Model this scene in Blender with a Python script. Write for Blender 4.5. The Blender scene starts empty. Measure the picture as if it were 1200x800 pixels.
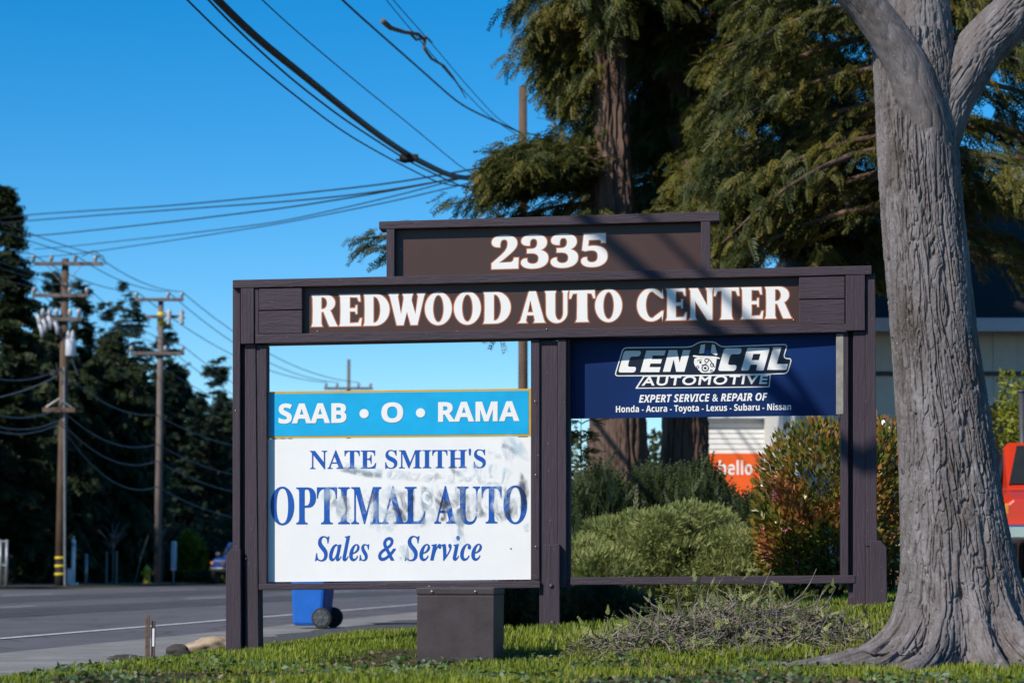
import bpy, math, random
import numpy as np
from mathutils import Vector

R_ = math.radians
random.seed(7)
sc = bpy.context.scene
COL = sc.collection

# ------------------------------------------------------------------ camera, sky, sun, exposure
CAMZ = 0.70
FPX = 85 / 36 * 1200
PITCH = math.atan(265 / FPX)
cam_d = bpy.data.cameras.new("camera")
cam_d.lens = 85
cam_d.sensor_width = 36
cam_d.clip_start = 0.1
cam_d.clip_end = 5000
cam_d.dof.use_dof = True
cam_d.dof.focus_distance = 16.9
cam_d.dof.aperture_fstop = 3.4
cam = bpy.data.objects.new("camera", cam_d)
cam.location = (0, 0, CAMZ)
cam.rotation_euler = (math.pi / 2 + PITCH, 0, 0)
COL.objects.link(cam)
sc.camera = cam

SUN_AZ, SUN_EL = 45, 37            # degrees to the left of "straight behind the camera", and above the horizon
LDIR = np.array([-math.sin(R_(SUN_AZ)) * math.cos(R_(SUN_EL)), -math.cos(R_(SUN_AZ)) * math.cos(R_(SUN_EL)), math.sin(R_(SUN_EL))])
world = bpy.data.worlds.new("World")
sc.world = world
world.use_nodes = True
wn = world.node_tree
sky = wn.nodes.new("ShaderNodeTexSky")
sky.sky_type = 'NISHITA'
sky.sun_disc = False
sky.sun_elevation = R_(SUN_EL)
sky.sun_rotation = math.atan2(LDIR[0], LDIR[1])
sky.air_density = 1.0
sky.dust_density = 0.0
sky.ozone_density = 4.0
sky.altitude = 1500
hs = wn.nodes.new("ShaderNodeHueSaturation")
hs.inputs["Saturation"].default_value = 1.42
hs.inputs["Value"].default_value = 1.0
hs.inputs["Hue"].default_value = 0.497
wn.links.new(sky.outputs[0], hs.inputs["Color"])
wn.links.new(hs.outputs[0], wn.nodes["Background"].inputs[0])
wn.nodes["Background"].inputs[1].default_value = 0.128
sun_d = bpy.data.lights.new("sun", 'SUN')
sun_d.energy = 4.7
sun_d.angle = R_(0.53)
sun_d.color = (1.0, 0.93, 0.82)
sun = bpy.data.objects.new("sun", sun_d)
sun.rotation_euler = Vector(LDIR).to_track_quat('Z', 'Y').to_euler()
COL.objects.link(sun)
vs = sc.view_settings
vs.view_transform = 'Standard'
vs.look = 'None'
vs.gamma = 1
vs.use_curve_mapping = False
vs.exposure = 0.12
sc.cycles.max_bounces = 6
sc.cycles.transparent_max_bounces = 12

# ------------------------------------------------------------------ helpers
C0 = np.array([0, 0, CAMZ])
CF = np.array([0, math.cos(PITCH), math.sin(PITCH)])
CU = np.array([0, -math.sin(PITCH), math.cos(PITCH)])
CR = np.array([1.0, 0, 0])


def ray(px, py):
    return CF + CR * (px - 600) / FPX + CU * (400 - py) / FPX


def at(px, py, Y):
    d = ray(px, py)
    return C0 + d * (Y / d[1])


def vplane(px, py, a, b):
    """point of the view ray on the vertical plane through plan points a, b"""
    n = np.array([b[1] - a[1], a[0] - b[0], 0.0])
    d = ray(px, py)
    t = ((np.array([a[0], a[1], 0]) - C0) @ n) / (d @ n)
    return C0 + d * t


def tag(o, label=None, cat=None, group=None, kind=None):
    if label: o["label"] = label
    if cat: o["category"] = cat
    if group: o["group"] = group
    if kind: o["kind"] = kind
    return o


def empty(name, loc, label=None, cat=None, group=None):
    o = bpy.data.objects.new(name, None)
    o.location = [float(v) for v in loc]
    o.empty_display_size = 0.2
    COL.objects.link(o)
    return tag(o, label, cat, group)


def origin(o):
    p = np.zeros(3)
    while o is not None:
        p += np.array(o.location)
        o = o.parent
    return p


def mesh_obj(name, V, faces, mat, parent=None, smooth=False, attr=None):
    """V world coordinates; faces: list of arrays (n,k) or list of tuples"""
    V = np.asarray(V, dtype=np.float64)
    me = bpy.data.meshes.new(name)
    o = bpy.data.objects.new(name, me)
    COL.objects.link(o)
    if parent is not None:
        o.parent = parent
        V = V - origin(parent)
    if isinstance(faces, np.ndarray): faces = [faces]
    if len(faces) and isinstance(faces[0], np.ndarray):
        loops = np.concatenate([f.reshape(-1) for f in faces])
        cnt = np.concatenate([np.full(len(f), f.shape[1]) for f in faces])
    else:
        loops = np.array([i for f in faces for i in f])
        cnt = np.array([len(f) for f in faces])
    st = np.concatenate([[0], np.cumsum(cnt)[:-1]])
    me.vertices.add(len(V)); me.vertices.foreach_set("co", V.astype(np.float32).ravel())
    me.loops.add(len(loops)); me.loops.foreach_set("vertex_index", loops.astype(np.int32))
    me.polygons.add(len(cnt)); me.polygons.foreach_set("loop_start", st.astype(np.int32))
    me.polygons.foreach_set("use_smooth", np.full(len(cnt), bool(smooth)))
    if attr is not None:
        a = me.attributes.new("rand", 'FLOAT', 'POINT')
        a.data.foreach_set("value", np.asarray(attr, dtype=np.float32))
    me.update(calc_edges=True)
    me.validate()
    if mat is not None:
        me.materials.append(mat)
    return o


class MB:
    def __init__(s): s.v = []; s.f = []

    def add(s, V, F):
        b = len(s.v)
        s.v += [tuple(map(float, p)) for p in V]
        s.f += [tuple(i + b for i in f) for f in F]
        return s

    def hexa(s, P):
        """8 points: 0-3 front ring, 4-7 back ring"""
        return s.add(P, [(0, 1, 2, 3), (7, 6, 5, 4), (0, 4, 5, 1), (1, 5, 6, 2), (2, 6, 7, 3), (3, 7, 4, 0)])

    def box(s, c, sz, ax=None):
        c = np.array(c, float); h = np.array(sz, float) / 2
        ax = np.eye(3) if ax is None else ax
        P = [c + ax[0] * a * h[0] + ax[1] * b * h[1] + ax[2] * d * h[2]
             for (a, b, d) in ((-1, -1, -1), (1, -1, -1), (1, -1, 1), (-1, -1, 1), (-1, 1, -1), (1, 1, -1), (1, 1, 1), (-1, 1, 1))]
        return s.hexa(P)

    def tube(s, pts, r, n=8, cap=True):
        pts = [np.array(p, float) for p in pts]
        rr = [r] * len(pts) if np.isscalar(r) else list(r)
        V = []; F = []
        up = None
        for i, p in enumerate(pts):
            a = pts[max(i - 1, 0)]; b = pts[min(i + 1, len(pts) - 1)]
            t = b - a; t = t / (np.linalg.norm(t) + 1e-12)
            if up is None:
                up = np.array([0, 0, 1.0]) if abs(t[2]) < 0.9 else np.array([1.0, 0, 0])
            x = np.cross(up, t); x /= np.linalg.norm(x) + 1e-12
            y = np.cross(t, x); up = y
            for k in range(n):
                q = 2 * math.pi * k / n
                V.append(p + (x * math.cos(q) + y * math.sin(q)) * rr[i])
        for i in range(len(pts) - 1):
            for k in range(n):
                F.append((i * n + k, i * n + (k + 1) % n, (i + 1) * n + (k + 1) % n, (i + 1) * n + k))
        if cap:
            F.append(tuple(range(n))[::-1]); F.append(tuple((len(pts) - 1) * n + k for k in range(n)))
        return s.add(V, F)

    def lathe(s, c, axis, prof, n=16):
        """prof: list of (h, r) along axis from c"""
        axis = np.array(axis, float); axis /= np.linalg.norm(axis)
        pts = [np.array(c, float) + axis * h for h, _ in prof]
        e = np.array([1.0, 0, 0]) if abs(axis[0]) < 0.9 else np.array([0, 1.0, 0])
        x = np.cross(e, axis); x /= np.linalg.norm(x); y = np.cross(axis, x)
        V = []; F = []
        for p, (_, r) in zip(pts, prof):
            for k in range(n):
                q = 2 * math.pi * k / n
                V.append(p + (x * math.cos(q) + y * math.sin(q)) * max(r, 1e-4))
        for i in range(len(pts) - 1):
            for k in range(n):
                F.append((i * n + k, i * n + (k + 1) % n, (i + 1) * n + (k + 1) % n, (i + 1) * n + k))
        F.append(tuple(range(n))[::-1]); F.append(tuple((len(pts) - 1) * n + k for k in range(n)))
        return s.add(V, F)

    def prism(s, P, d):
        """polygon P (world points) extruded by vector d"""
        n = len(P); P = [np.array(p, float) for p in P]
        V = P + [p + np.array(d) for p in P]
        F = [tuple(range(n)), tuple(range(2 * n - 1, n - 1, -1))] + [(i, i + n, (i + 1) % n + n, (i + 1) % n) for i in range(n)]
        return s.add(V, F)

    def build(s, name, mat, parent=None, smooth=False, bevel=0.0, fix=True):
        o = mesh_obj(name, np.array(s.v), s.f, mat, parent, smooth)
        if fix:
            import bmesh
            bm = bmesh.new(); bm.from_mesh(o.data); bmesh.ops.recalc_face_normals(bm, faces=bm.faces); bm.to_mesh(o.data); bm.free()
        if bevel:
            m = o.modifiers.new("bevel", 'BEVEL'); m.width = bevel; m.segments = 2; m.limit_method = 'ANGLE'; m.angle_limit = R_(40)
        return o


_rng = np.random.default_rng(11)
_T = _rng.random(65536).astype(np.float64)


def vnoise(P):
    P = np.asarray(P, float)
    I = np.floor(P).astype(np.int64); f = P - I
    f = f * f * (3 - 2 * f)
    out = 0
    for dx in (0, 1):
        wx = f[..., 0] if dx else 1 - f[..., 0]
        for dy in (0, 1):
            wy = f[..., 1] if dy else 1 - f[..., 1]
            for dz in (0, 1):
                wz = f[..., 2] if dz else 1 - f[..., 2]
                h = ((I[..., 0] + dx) * 73856093) ^ ((I[..., 1] + dy) * 19349663) ^ ((I[..., 2] + dz) * 83492791)
                h = (h ^ (h >> 13)) * 1274126177
                h = (h ^ (h >> 16)) & 65535
                out = out + wx * wy * wz * _T[h]
    return out


def fbm(P, o=4):
    a = 0.5; s = 0; t = 0; P = np.asarray(P, float)
    for i in range(o):
        s = s + a * vnoise(P * 2 ** i + 17.3 * i); t += a; a *= 0.5
    return s / t


def sstep(a, b, x):
    t = np.clip((x - a) / (b - a), 0, 1)
    return t * t * (3 - 2 * t)


# ------------------------------------------------------------------ materials
class NT:
    def __init__(s, name):
        s.m = bpy.data.materials.new(name); s.m.use_nodes = True
        s.t = s.m.node_tree; s.b = s.t.nodes["Principled BSDF"]; s.out = s.t.nodes["Material Output"]

    def n(s, kind, **kw):
        x = s.t.nodes.new("ShaderNode" + kind)
        for k, v in kw.items():
            if hasattr(x, k) and k not in ("inputs",): setattr(x, k, v)
        return x

    def l(s, a, b): s.t.links.new(a, b)

    def coord(s, scale=(1, 1, 1)):
        tc = s.n("TexCoord"); mp = s.n("Mapping"); mp.inputs["Scale"].default_value = scale
        s.l(tc.outputs["Object"], mp.inputs[0]); return mp.outputs[0]

    def noise(s, vec, scale, detail=6, rough=0.6, dist=0.0):
        x = s.n("TexNoise"); x.inputs["Scale"].default_value = scale; x.inputs["Detail"].default_value = detail
        x.inputs["Roughness"].default_value = rough; x.inputs["Distortion"].default_value = dist
        s.l(vec, x.inputs["Vector"]); return x.outputs[0]

    def ramp(s, fac, stops, interp='LINEAR'):
        x = s.n("ValToRGB"); x.color_ramp.interpolation = interp
        e = x.color_ramp.elements
        while len(e) < len(stops): e.new(0.5)
        for i, (p, c) in enumerate(stops):
            e[i].position = p; e[i].color = (*c, 1) if len(c) == 3 else c
        s.l(fac, x.inputs[0]); return x.outputs[0]

    def mix(s, fac, a, b, mode='MIX'):
        x = s.n("MixRGB", blend_type=mode)
        for sock, v in ((x.inputs[0], fac), (x.inputs[1], a), (x.inputs[2], b)):
            if isinstance(v, (int, float)): sock.default_value = v
            elif isinstance(v, (tuple, list)): sock.default_value = (*v, 1)
            else: s.l(v, sock)
        return x.outputs[0]

    def bump(s, h, strength=0.4, dist=0.01):
        x = s.n("Bump"); x.inputs["Strength"].default_value = strength; x.inputs["Distance"].default_value = dist
        s.l(h, x.inputs["Height"]); s.l(x.outputs[0], s.b.inputs["Normal"])

    def col(s, c): s.l(c, s.b.inputs["Base Color"]) if not isinstance(c, tuple) else setattr(s.b.inputs["Base Color"], "default_value", (*c, 1))

    def rough(s, v): s.b.inputs["Roughness"].default_value = v

    def spec(s, v): s.b.inputs["Specular IOR Level"].default_value = v


def plain(name, c, rough=0.6, metal=0.0, spec=0.4, var=0.25, scale=8.0, bump=0.0):
    n = NT(name)
    v = n.coord()
    f = n.noise(v, scale, 6, 0.65)
    lo = tuple(x * (1 - var) for x in c); hi = tuple(min(1, x * (1 + var)) for x in c)
    n.col(n.ramp(f, [(0.3, lo), (0.7, hi)])); n.rough(rough); n.spec(spec); n.b.inputs["Metallic"].default_value = metal
    if bump: n.bump(n.noise(v, scale * 12, 3), bump, 0.004)
    return n.m


def wood_paint(name, axis, base=(0.048, 0.034, 0.046)):
    n = NT(name)
    sc_ = {"x": (5, 70, 70), "z": (70, 70, 5)}[axis]
    g = n.noise(n.coord(sc_), 1.0, 5, 0.65, 0.4)
    big = n.noise(n.coord((1.5, 1.5, 1.5)), 2.0, 4, 0.6)
    c = n.ramp(g, [(0.25, tuple(x * 0.72 for x in base)), (0.55, base), (0.8, tuple(x * 1.35 for x in base))])
    c = n.mix(n.ramp(big, [(0.35, (0, 0, 0)), (0.7, (0.5, 0.5, 0.5))]), c, tuple(x * 1.25 for x in base))
    chip = n.noise(n.coord(tuple(x * 0.5 for x in sc_)), 1.6, 8, 0.8, 1.0)
    cm = n.ramp(chip, [(0.67, (0, 0, 0)), (0.70, (1, 1, 1))])
    c = n.mix(cm, c, (0.22, 0.19, 0.19))
    sp = n.noise(n.coord((1, 1, 1)), 60, 2, 0.5)
    c = n.mix(n.ramp(sp, [(0.74, (0, 0, 0)), (0.78, (0.7, 0.7, 0.7))]), c, (0.30, 0.28, 0.28))
    n.col(c); n.rough(0.62); n.spec(0.3)
    n.bump(g, 0.9, 0.007)
    return n.m


M = {}
M["wood_v"] = wood_paint("painted wood upright", "z")
M["wood_h"] = wood_paint("painted wood level", "x")
M["raw_wood"] = plain("weathered raw wood", (0.26, 0.24, 0.21), 0.85, scale=20, bump=0.4)
M["panel_brown"] = plain("brown sign face", (0.058, 0.028, 0.023), 0.45, var=0.08, scale=3)
M["white_vinyl"] = plain("white lettering", (0.80, 0.78, 0.76), 0.45, var=0.02)
M["orange_edge"] = plain("tan letter edge", (0.40, 0.13, 0.045), 0.5, var=0.08)
M["cyan"] = plain("cyan sign face", (0.004, 0.37, 0.68), 0.4, var=0.10, scale=5)
M["yellow_edge"] = plain("yellow border", (0.62, 0.34, 0.02), 0.5, var=0.1)
M["blue_letter"] = plain("blue lettering", (0.006, 0.085, 0.39), 0.45, var=0.1, scale=30)
M["navy_letter"] = plain("dark navy shape", (0.003, 0.005, 0.022), 0.4, var=0.1)
M["bolt"] = plain("painted bolt", (0.06, 0.048, 0.055), 0.5, scale=40)
M["screw"] = plain("bright screw", (0.6, 0.6, 0.6), 0.35, 0.6)
M["box"] = plain("brown painted box", (0.044, 0.033, 0.036), 0.6, var=0.3, scale=7, bump=0.25)


def white_panel():
    n = NT("white sign face")
    v = n.coord()
    f = n.noise(v, 2.5, 6, 0.7)
    c = n.ramp(f, [(0.3, (0.76, 0.76, 0.76)), (0.65, (0.82, 0.81, 0.80))])
    s = n.noise(n.coord((3, 3, 0.5)), 9, 4, 0.7)
    c = n.mix(n.ramp(s, [(0.62, (0, 0, 0)), (0.8, (0.12, 0.12, 0.12))]), c, (0.5, 0.48, 0.45))
    n.col(c); n.rough(0.5); n.spec(0.3); return n.m


M["white_panel"] = white_panel()


def navy_panel():
    n = NT("blue banner face")
    v = n.coord((0.7, 1, 1.2))
    f = n.noise(v, 1.1, 3, 0.5)
    n.col(n.ramp(f, [(0.3, (0.002, 0.010, 0.055)), (0.7, (0.003, 0.028, 0.13))])); n.rough(0.5); n.spec(0.15); return n.m


M["navy_panel"] = navy_panel()


def smear_mat(name, col, amt):
    n = NT(name)
    uv = n.n("UVMap"); sep = n.n("SeparateXYZ"); n.l(uv.outputs[0], sep.inputs[0])
    # across falloff 1-|2v-1|^2, along falloff
    def edge(out, p):
        a = n.n("Math", operation='MULTIPLY_ADD'); a.inputs[1].default_value = 2; a.inputs[2].default_value = -1; n.l(out, a.inputs[0])
        b = n.n("Math", operation='ABSOLUTE'); n.l(a.outputs[0], b.inputs[0])
        c = n.n("Math", operation='POWER'); c.inputs[1].default_value = p; n.l(b.outputs[0], c.inputs[0])
        d = n.n("Math", operation='SUBTRACT'); d.inputs[0].default_value = 1; n.l(c.outputs[0], d.inputs[1]); return d.outputs[0]
    e = n.n("Math", operation='MULTIPLY'); n.l(edge(sep.outputs[0], 6), e.inputs[0]); n.l(edge(sep.outputs[1], 2), e.inputs[1])
    nz = n.noise(n.coord((1, 1, 0.7)), 10, 3, 0.5, 1.6)
    r = n.ramp(nz, [(0.42, (0, 0, 0)), (0.70, (1, 1, 1))])
    m2 = n.n("Math", operation='MULTIPLY'); n.l(r, m2.inputs[0]); n.l(e.outputs[0], m2.inputs[1])
    m3 = n.n("Math", operation='MULTIPLY'); m3.inputs[1].default_value = amt; n.l(m2.outputs[0], m3.inputs[0])
    n.l(m3.outputs[0], n.b.inputs["Alpha"])
    n.col(col); n.rough(0.55); return n.m


M["smear_dark"] = smear_mat("dark paint smear", (0.012, 0.03, 0.07), 0.85)
M["smear_grey"] = smear_mat("grey blue wiped paint", (0.50, 0.65, 0.76), 0.6)
M["smear_white"] = smear_mat("white wiped paint", (0.72, 0.76, 0.79), 0.9)


def leaf_mat(name, stops, rough=0.5, trans=0.25, nscale=2.0, spec=0.3):
    """stops: colours from rand 0 to 1"""
    n = NT(name)
    a = n.n("Attribute"); a.attribute_name = "rand"
    f = n.noise(n.coord(), nscale, 3, 0.5)
    ad = n.n("Math", operation='MULTIPLY_ADD'); ad.inputs[1].default_value = 0.55; n.l(a.outputs["Fac"], ad.inputs[0])
    mm = n.n("Math", operation='MULTIPLY'); mm.inputs[1].default_value = 0.45; n.l(f, mm.inputs[0]); n.l(mm.outputs[0], ad.inputs[2])
    k = len(stops)
    c = n.ramp(ad.outputs[0], [(0.12 + 0.76 * i / max(k - 1, 1), s) for i, s in enumerate(stops)])
    n.col(c); n.rough(rough); n.spec(spec)
    if trans:
        t = n.n("BsdfTranslucent"); n.l(c, t.inputs[0])
        mx = n.n("MixShader"); mx.inputs[0].default_value = trans
        n.l(n.b.outputs[0], mx.inputs[1]); n.l(t.outputs[0], mx.inputs[2]); n.l(mx.outputs[0], n.out.inputs[0])
    return n.m


M["redwood_leaf"] = leaf_mat("redwood foliage", [(0.012, 0.022, 0.006), (0.045, 0.058, 0.012), (0.125, 0.110, 0.018), (0.19, 0.135, 0.025)], 0.55, 0.2, 0.9)
M["dark_leaf"] = leaf_mat("dark evergreen foliage", [(0.007, 0.014, 0.006), (0.018, 0.030, 0.010), (0.036, 0.052, 0.017), (0.065, 0.075, 0.022)], 0.6, 0.12, 0.25)
M["cedar_leaf"] = leaf_mat("blue green cedar foliage", [(0.010, 0.024, 0.016), (0.028, 0.052, 0.032), (0.055, 0.085, 0.048)], 0.6, 0.12, 0.3)
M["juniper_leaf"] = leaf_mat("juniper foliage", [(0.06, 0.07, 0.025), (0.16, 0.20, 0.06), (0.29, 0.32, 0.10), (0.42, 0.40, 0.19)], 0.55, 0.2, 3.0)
M["shrub_leaf"] = leaf_mat("wispy shrub foliage", [(0.02, 0.035, 0.012), (0.05, 0.07, 0.022), (0.10, 0.105, 0.035)], 0.55, 0.3, 1.2)
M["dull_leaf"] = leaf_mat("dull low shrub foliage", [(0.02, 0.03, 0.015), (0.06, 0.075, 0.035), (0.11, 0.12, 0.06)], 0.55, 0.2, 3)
M["photinia_leaf"] = leaf_mat("glossy green and red leaves", [(0.02, 0.05, 0.012), (0.06, 0.10, 0.018), (0.13, 0.14, 0.022), (0.24, 0.17, 0.03), (0.36, 0.14, 0.04), (0.46, 0.15, 0.09)], 0.32, 0.22, 4, 0.5)
M["pink_flower"] = plain("pink blossom", (0.65, 0.2, 0.28), 0.6)
M["lime_leaf"] = leaf_mat("bright yellow green leaves", [(0.10, 0.13, 0.012), (0.22, 0.25, 0.02), (0.32, 0.30, 0.03)], 0.45, 0.4, 2)
M["grass"] = leaf_mat("lawn grass", [(0.07, 0.10, 0.014), (0.16, 0.21, 0.018), (0.25, 0.29, 0.024), (0.36, 0.33, 0.10)], 0.5, 0.3, 1.1)
M["clover"] = leaf_mat("clover leaves", [(0.04, 0.08, 0.015), (0.08, 0.14, 0.03), (0.28, 0.32, 0.24)], 0.5, 0.25, 3)
M["far_wood"] = leaf_mat("far woodland", [(0.012, 0.02, 0.01), (0.03, 0.045, 0.018), (0.05, 0.06, 0.025)], 0.6, 0.1, 0.1)


def bark_mat(name, c1, c2, c3, scale=10, rough=0.85, dark_mottle=False):
    n = NT(name)
    v = n.coord((1, 1, 0.3))
    f = n.noise(v, scale, 8, 0.7, 0.5)
    c = n.ramp(f, [(0.3, c1), (0.52, c2), (0.72, c3)])
    l = n.noise(n.coord((1, 1, 0.6)), scale * 2.3, 5, 0.7)
    c = n.mix(n.ramp(l, [(0.62, (0, 0, 0)), (0.72, (0.6, 0.6, 0.6))]), c, tuple(min(1, x * 1.4) for x in c3))
    if dark_mottle:
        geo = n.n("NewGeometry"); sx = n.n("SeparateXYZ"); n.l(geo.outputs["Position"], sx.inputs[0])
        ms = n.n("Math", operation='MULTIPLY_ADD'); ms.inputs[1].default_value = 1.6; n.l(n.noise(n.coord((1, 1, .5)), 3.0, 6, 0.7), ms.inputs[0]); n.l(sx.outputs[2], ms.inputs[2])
        c = n.mix(n.ramp(ms.outputs[0], [(0.55, (0.75, 0.75, 0.75)), (0.62, (0.75, 0.75, 0.75)), (1.0, (0.25, 0.25, 0.25))]), c, (0.062, 0.050, 0.044))  # browner and darker towards the foot, boundary broken up by noise
        c = n.mix(n.ramp(n.noise(n.coord((1, 1, .35)), 5.5, 6, 0.75), [(0.52, (0, 0, 0)), (0.62, (0.65, 0.65, 0.65))]), c, (0.085, 0.07, 0.06))
        c = n.mix(n.ramp(n.noise(n.coord(), 70, 3, 0.6), [(0.66, (0, 0, 0)), (0.70, (0.7, 0.7, 0.7))]), c, (0.42, 0.42, 0.42))
    n.col(c); n.rough(rough); n.spec(0.2)
    n.bump(n.noise(n.coord((1, 1, 0.25)), scale * 9, 6, 0.7), 0.5, 0.008)
    return n.m


M["grey_bark"] = bark_mat("pale grey bark", (0.11, 0.095, 0.092), (0.20, 0.18, 0.185), (0.31, 0.295, 0.31), 8, dark_mottle=True)
M["redwood_bark"] = bark_mat("reddish brown fibrous bark", (0.055, 0.034, 0.026), (0.115, 0.072, 0.055), (0.19, 0.125, 0.10), 5)
M["dark_bark"] = bark_mat("dark trunk bark", (0.02, 0.016, 0.013), (0.05, 0.04, 0.033), (0.08, 0.065, 0.055), 3)
M["twig"] = bark_mat("grey dead twigs", (0.10, 0.085, 0.075), (0.20, 0.175, 0.16), (0.34, 0.31, 0.29), 12)
M["pole_wood"] = bark_mat("brown pole wood", (0.075, 0.048, 0.033), (0.12, 0.08, 0.056), (0.17, 0.12, 0.09), 3)
M["pole_grey"] = bark_mat("weathered pole wood", (0.10, 0.08, 0.072), (0.16, 0.13, 0.12), (0.23, 0.19, 0.175), 3)
M["wire"] = plain("black cable sheath", (0.012, 0.013, 0.016), 0.6, var=0.1)
M["wire_grey"] = plain("weathered conductor", (0.05, 0.055, 0.065), 0.5, var=0.1)
M["porcelain"] = plain("grey porcelain", (0.42, 0.44, 0.48), 0.3, spec=0.5, var=0.1)
M["can_grey"] = plain("light grey enamel", (0.50, 0.54, 0.60), 0.4, spec=0.4, var=0.08)
M["metal_grey"] = plain("galvanised metal", (0.30, 0.31, 0.33), 0.45, 0.5, var=0.2, scale=14)
M["reflector_yellow"] = plain("yellow reflective band", (0.62, 0.46, 0.02), 0.5, var=0.1)
M["black_tar"] = plain("black creosote", (0.012, 0.011, 0.011), 0.8)
M["bin_blue"] = plain("blue bin plastic", (0.008, 0.11, 0.46), 0.42, spec=0.4, var=0.12, scale=6)
M["rubber"] = plain("black rubber", (0.018, 0.018, 0.02), 0.75)
M["dark_plastic"] = plain("dark grey plastic", (0.05, 0.055, 0.06), 0.5)
M["rock"] = plain("tan rock", (0.36, 0.27, 0.19), 0.9, scale=12, var=0.4, bump=0.6)
M["dark_rock"] = plain("dark broken asphalt", (0.05, 0.045, 0.04), 0.9, scale=14, var=0.5, bump=0.6)
M["rusty"] = plain("rusty steel", (0.14, 0.09, 0.065), 0.8, 0.3, var=0.5, scale=25, bump=0.3)
M["white_paint"] = plain("white paint", (0.74, 0.74, 0.74), 0.5, var=0.06)
M["hydrant"] = plain("yellow hydrant paint", (0.50, 0.33, 0.02), 0.5, var=0.2)
M["red_paint"] = plain("red car paint", (0.52, 0.035, 0.012), 0.22, spec=0.6, var=0.05)
M["chrome"] = plain("chrome trim", (0.6, 0.6, 0.62), 0.15, 1.0, var=0.05)
M["glass"] = plain("dark window glass", (0.02, 0.025, 0.03), 0.05, spec=0.6, var=0.1)
M["lamp_glass"] = plain("headlamp glass", (0.55, 0.56, 0.58), 0.1, spec=0.7, var=0.2)
M["amber"] = plain("amber lens", (0.7, 0.22, 0.02), 0.2, spec=0.6)
M["orange_sign"] = plain("orange sign face", (0.72, 0.10, 0.012), 0.5, var=0.06)
M["siding"] = plain("pale grey siding", (0.60, 0.58, 0.53), 0.7, var=0.06)
M["shingle"] = plain("dark brown shingles", (0.020, 0.016, 0.014), 0.9, var=0.5, scale=25, bump=0.6)
M["fence_pink"] = plain("brown stained fence", (0.17, 0.085, 0.07), 0.8, var=0.3, scale=10)
M["car_blue"] = plain("blue car paint", (0.015, 0.05, 0.22), 0.25, spec=0.6, var=0.05)
M["far_wall"] = plain("pale stucco", (0.42, 0.38, 0.33), 0.8, var=0.1)

# ------------------------------------------------------------------ terrain and road
HEAD = R_(8.2)
DU = np.array([math.sin(HEAD), math.cos(HEAD)])


def s_of(x, y): return x * math.cos(HEAD) - y * math.sin(HEAD)


def road_pt(s, w):
    """plan point: lateral s (metres to the right), w metres along the road"""
    return np.array([s * math.cos(HEAD) + w * math.sin(HEAD), -s * math.sin(HEAD) + w * math.cos(HEAD)])


def ground(x, y):
    x = np.asarray(x, float); y = np.asarray(y, float)
    u = s_of(x, y) + 5.15
    ramp = sstep(13.9, 17.0, y)
    full = 0.083 * np.clip(u, 0, 6.2)
    rise = full * ramp + np.minimum(full, 0.10) * (1 - ramp)
    n = fbm(np.stack([x * 1.3, y * 1.3, x * 0], -1), 3) - 0.5
    near = sstep(-0.2, 0.8, u) * sstep(40, 22, y)
    z = 0.03 * sstep(-0.05, 0.25, u) + rise + n * 0.06 * near
    far = np.where(s_of(x, y) < -27.5, 0.05, -0.03)
    return np.where(u < -0.05, far, z)


def terrain():
    def axis(a, b, lo, hi, fine, grow):
        c = list(np.arange(a, b, fine)); st = fine; v = b
        while v < hi: st *= grow; c.append(v); v += st
        st = fine; v = a
        while v > lo: st *= grow; v -= st; c.insert(0, v)
        return np.array(c)
    xs = axis(-6.0, 6.5, -900, 900, 0.07, 1.22)
    ys = axis(9.8, 24.0, -200, 2500, 0.07, 1.18)
    X, Y = np.meshgrid(xs, ys)
    Z = ground(X, Y)
    V = np.stack([X, Y, Z], -1).reshape(-1, 3)
    ny, nx = X.shape
    i = np.arange(ny - 1)[:, None] * nx + np.arange(nx - 1)[None]
    F = np.stack([i, i + 1, i + nx + 1, i + nx], -1).reshape(-1, 4)
    n = NT("soil and turf")
    v = n.coord()
    a = n.noise(v, 3.0, 8, 0.7); b = n.noise(v, 26, 6, 0.7); d = n.noise(v, 0.9, 4, 0.6)
    soil = n.ramp(b, [(0.3, (0.035, 0.026, 0.018)), (0.55, (0.075, 0.056, 0.036)), (0.78, (0.16, 0.125, 0.085))])
    turf = n.ramp(b, [(0.3, (0.03, 0.042, 0.012)), (0.7, (0.09, 0.11, 0.022))])
    n.col(n.mix(n.ramp(a, [(0.42, (0, 0, 0)), (0.56, (1, 1, 1))]), soil, turf)); n.rough(0.95); n.spec(0.1)
    n.bump(b, 0.9, 0.03)
    tag(mesh_obj("ground", V, F, n.m, smooth=True), kind="structure")


terrain()


def strip(name, s0, s1, w0, w1, z, mat, step=None, jag0=0.0, jag1=0.0, thick=None):
    k = 2 if step is None else int((w1 - w0) / step) + 1
    ws = np.linspace(w0, w1, k)
    V = []
    for j, w in enumerate(ws):
        n0 = (float(vnoise([w * 2.1, 3.3, 0.5])) - 0.5) * jag0 * 2; n1 = (float(vnoise([w * 1.7, 9.3, 0.5])) - 0.5) * jag1 * 2
        a = road_pt(s0 + n0, w); b = road_pt(s1 + n1, w)
        V += [(a[0], a[1], z), (b[0], b[1], z)]
    F = [(2 * j, 2 * j + 1, 2 * j + 3, 2 * j + 2) for j in range(k - 1)]
    if thick:
        nb = len(V)
        V += [(p[0], p[1], p[2] - thick) for p in V]
        F += [(2 * j, 2 * j + 2, nb + 2 * j + 2, nb + 2 * j) for j in range(k - 1)] + [(2 * j + 1, nb + 2 * j + 1, nb + 2 * j + 3, 2 * j + 3) for j in range(k - 1)]
    return tag(mesh_obj(name, V, F, mat), kind="structure")


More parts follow.
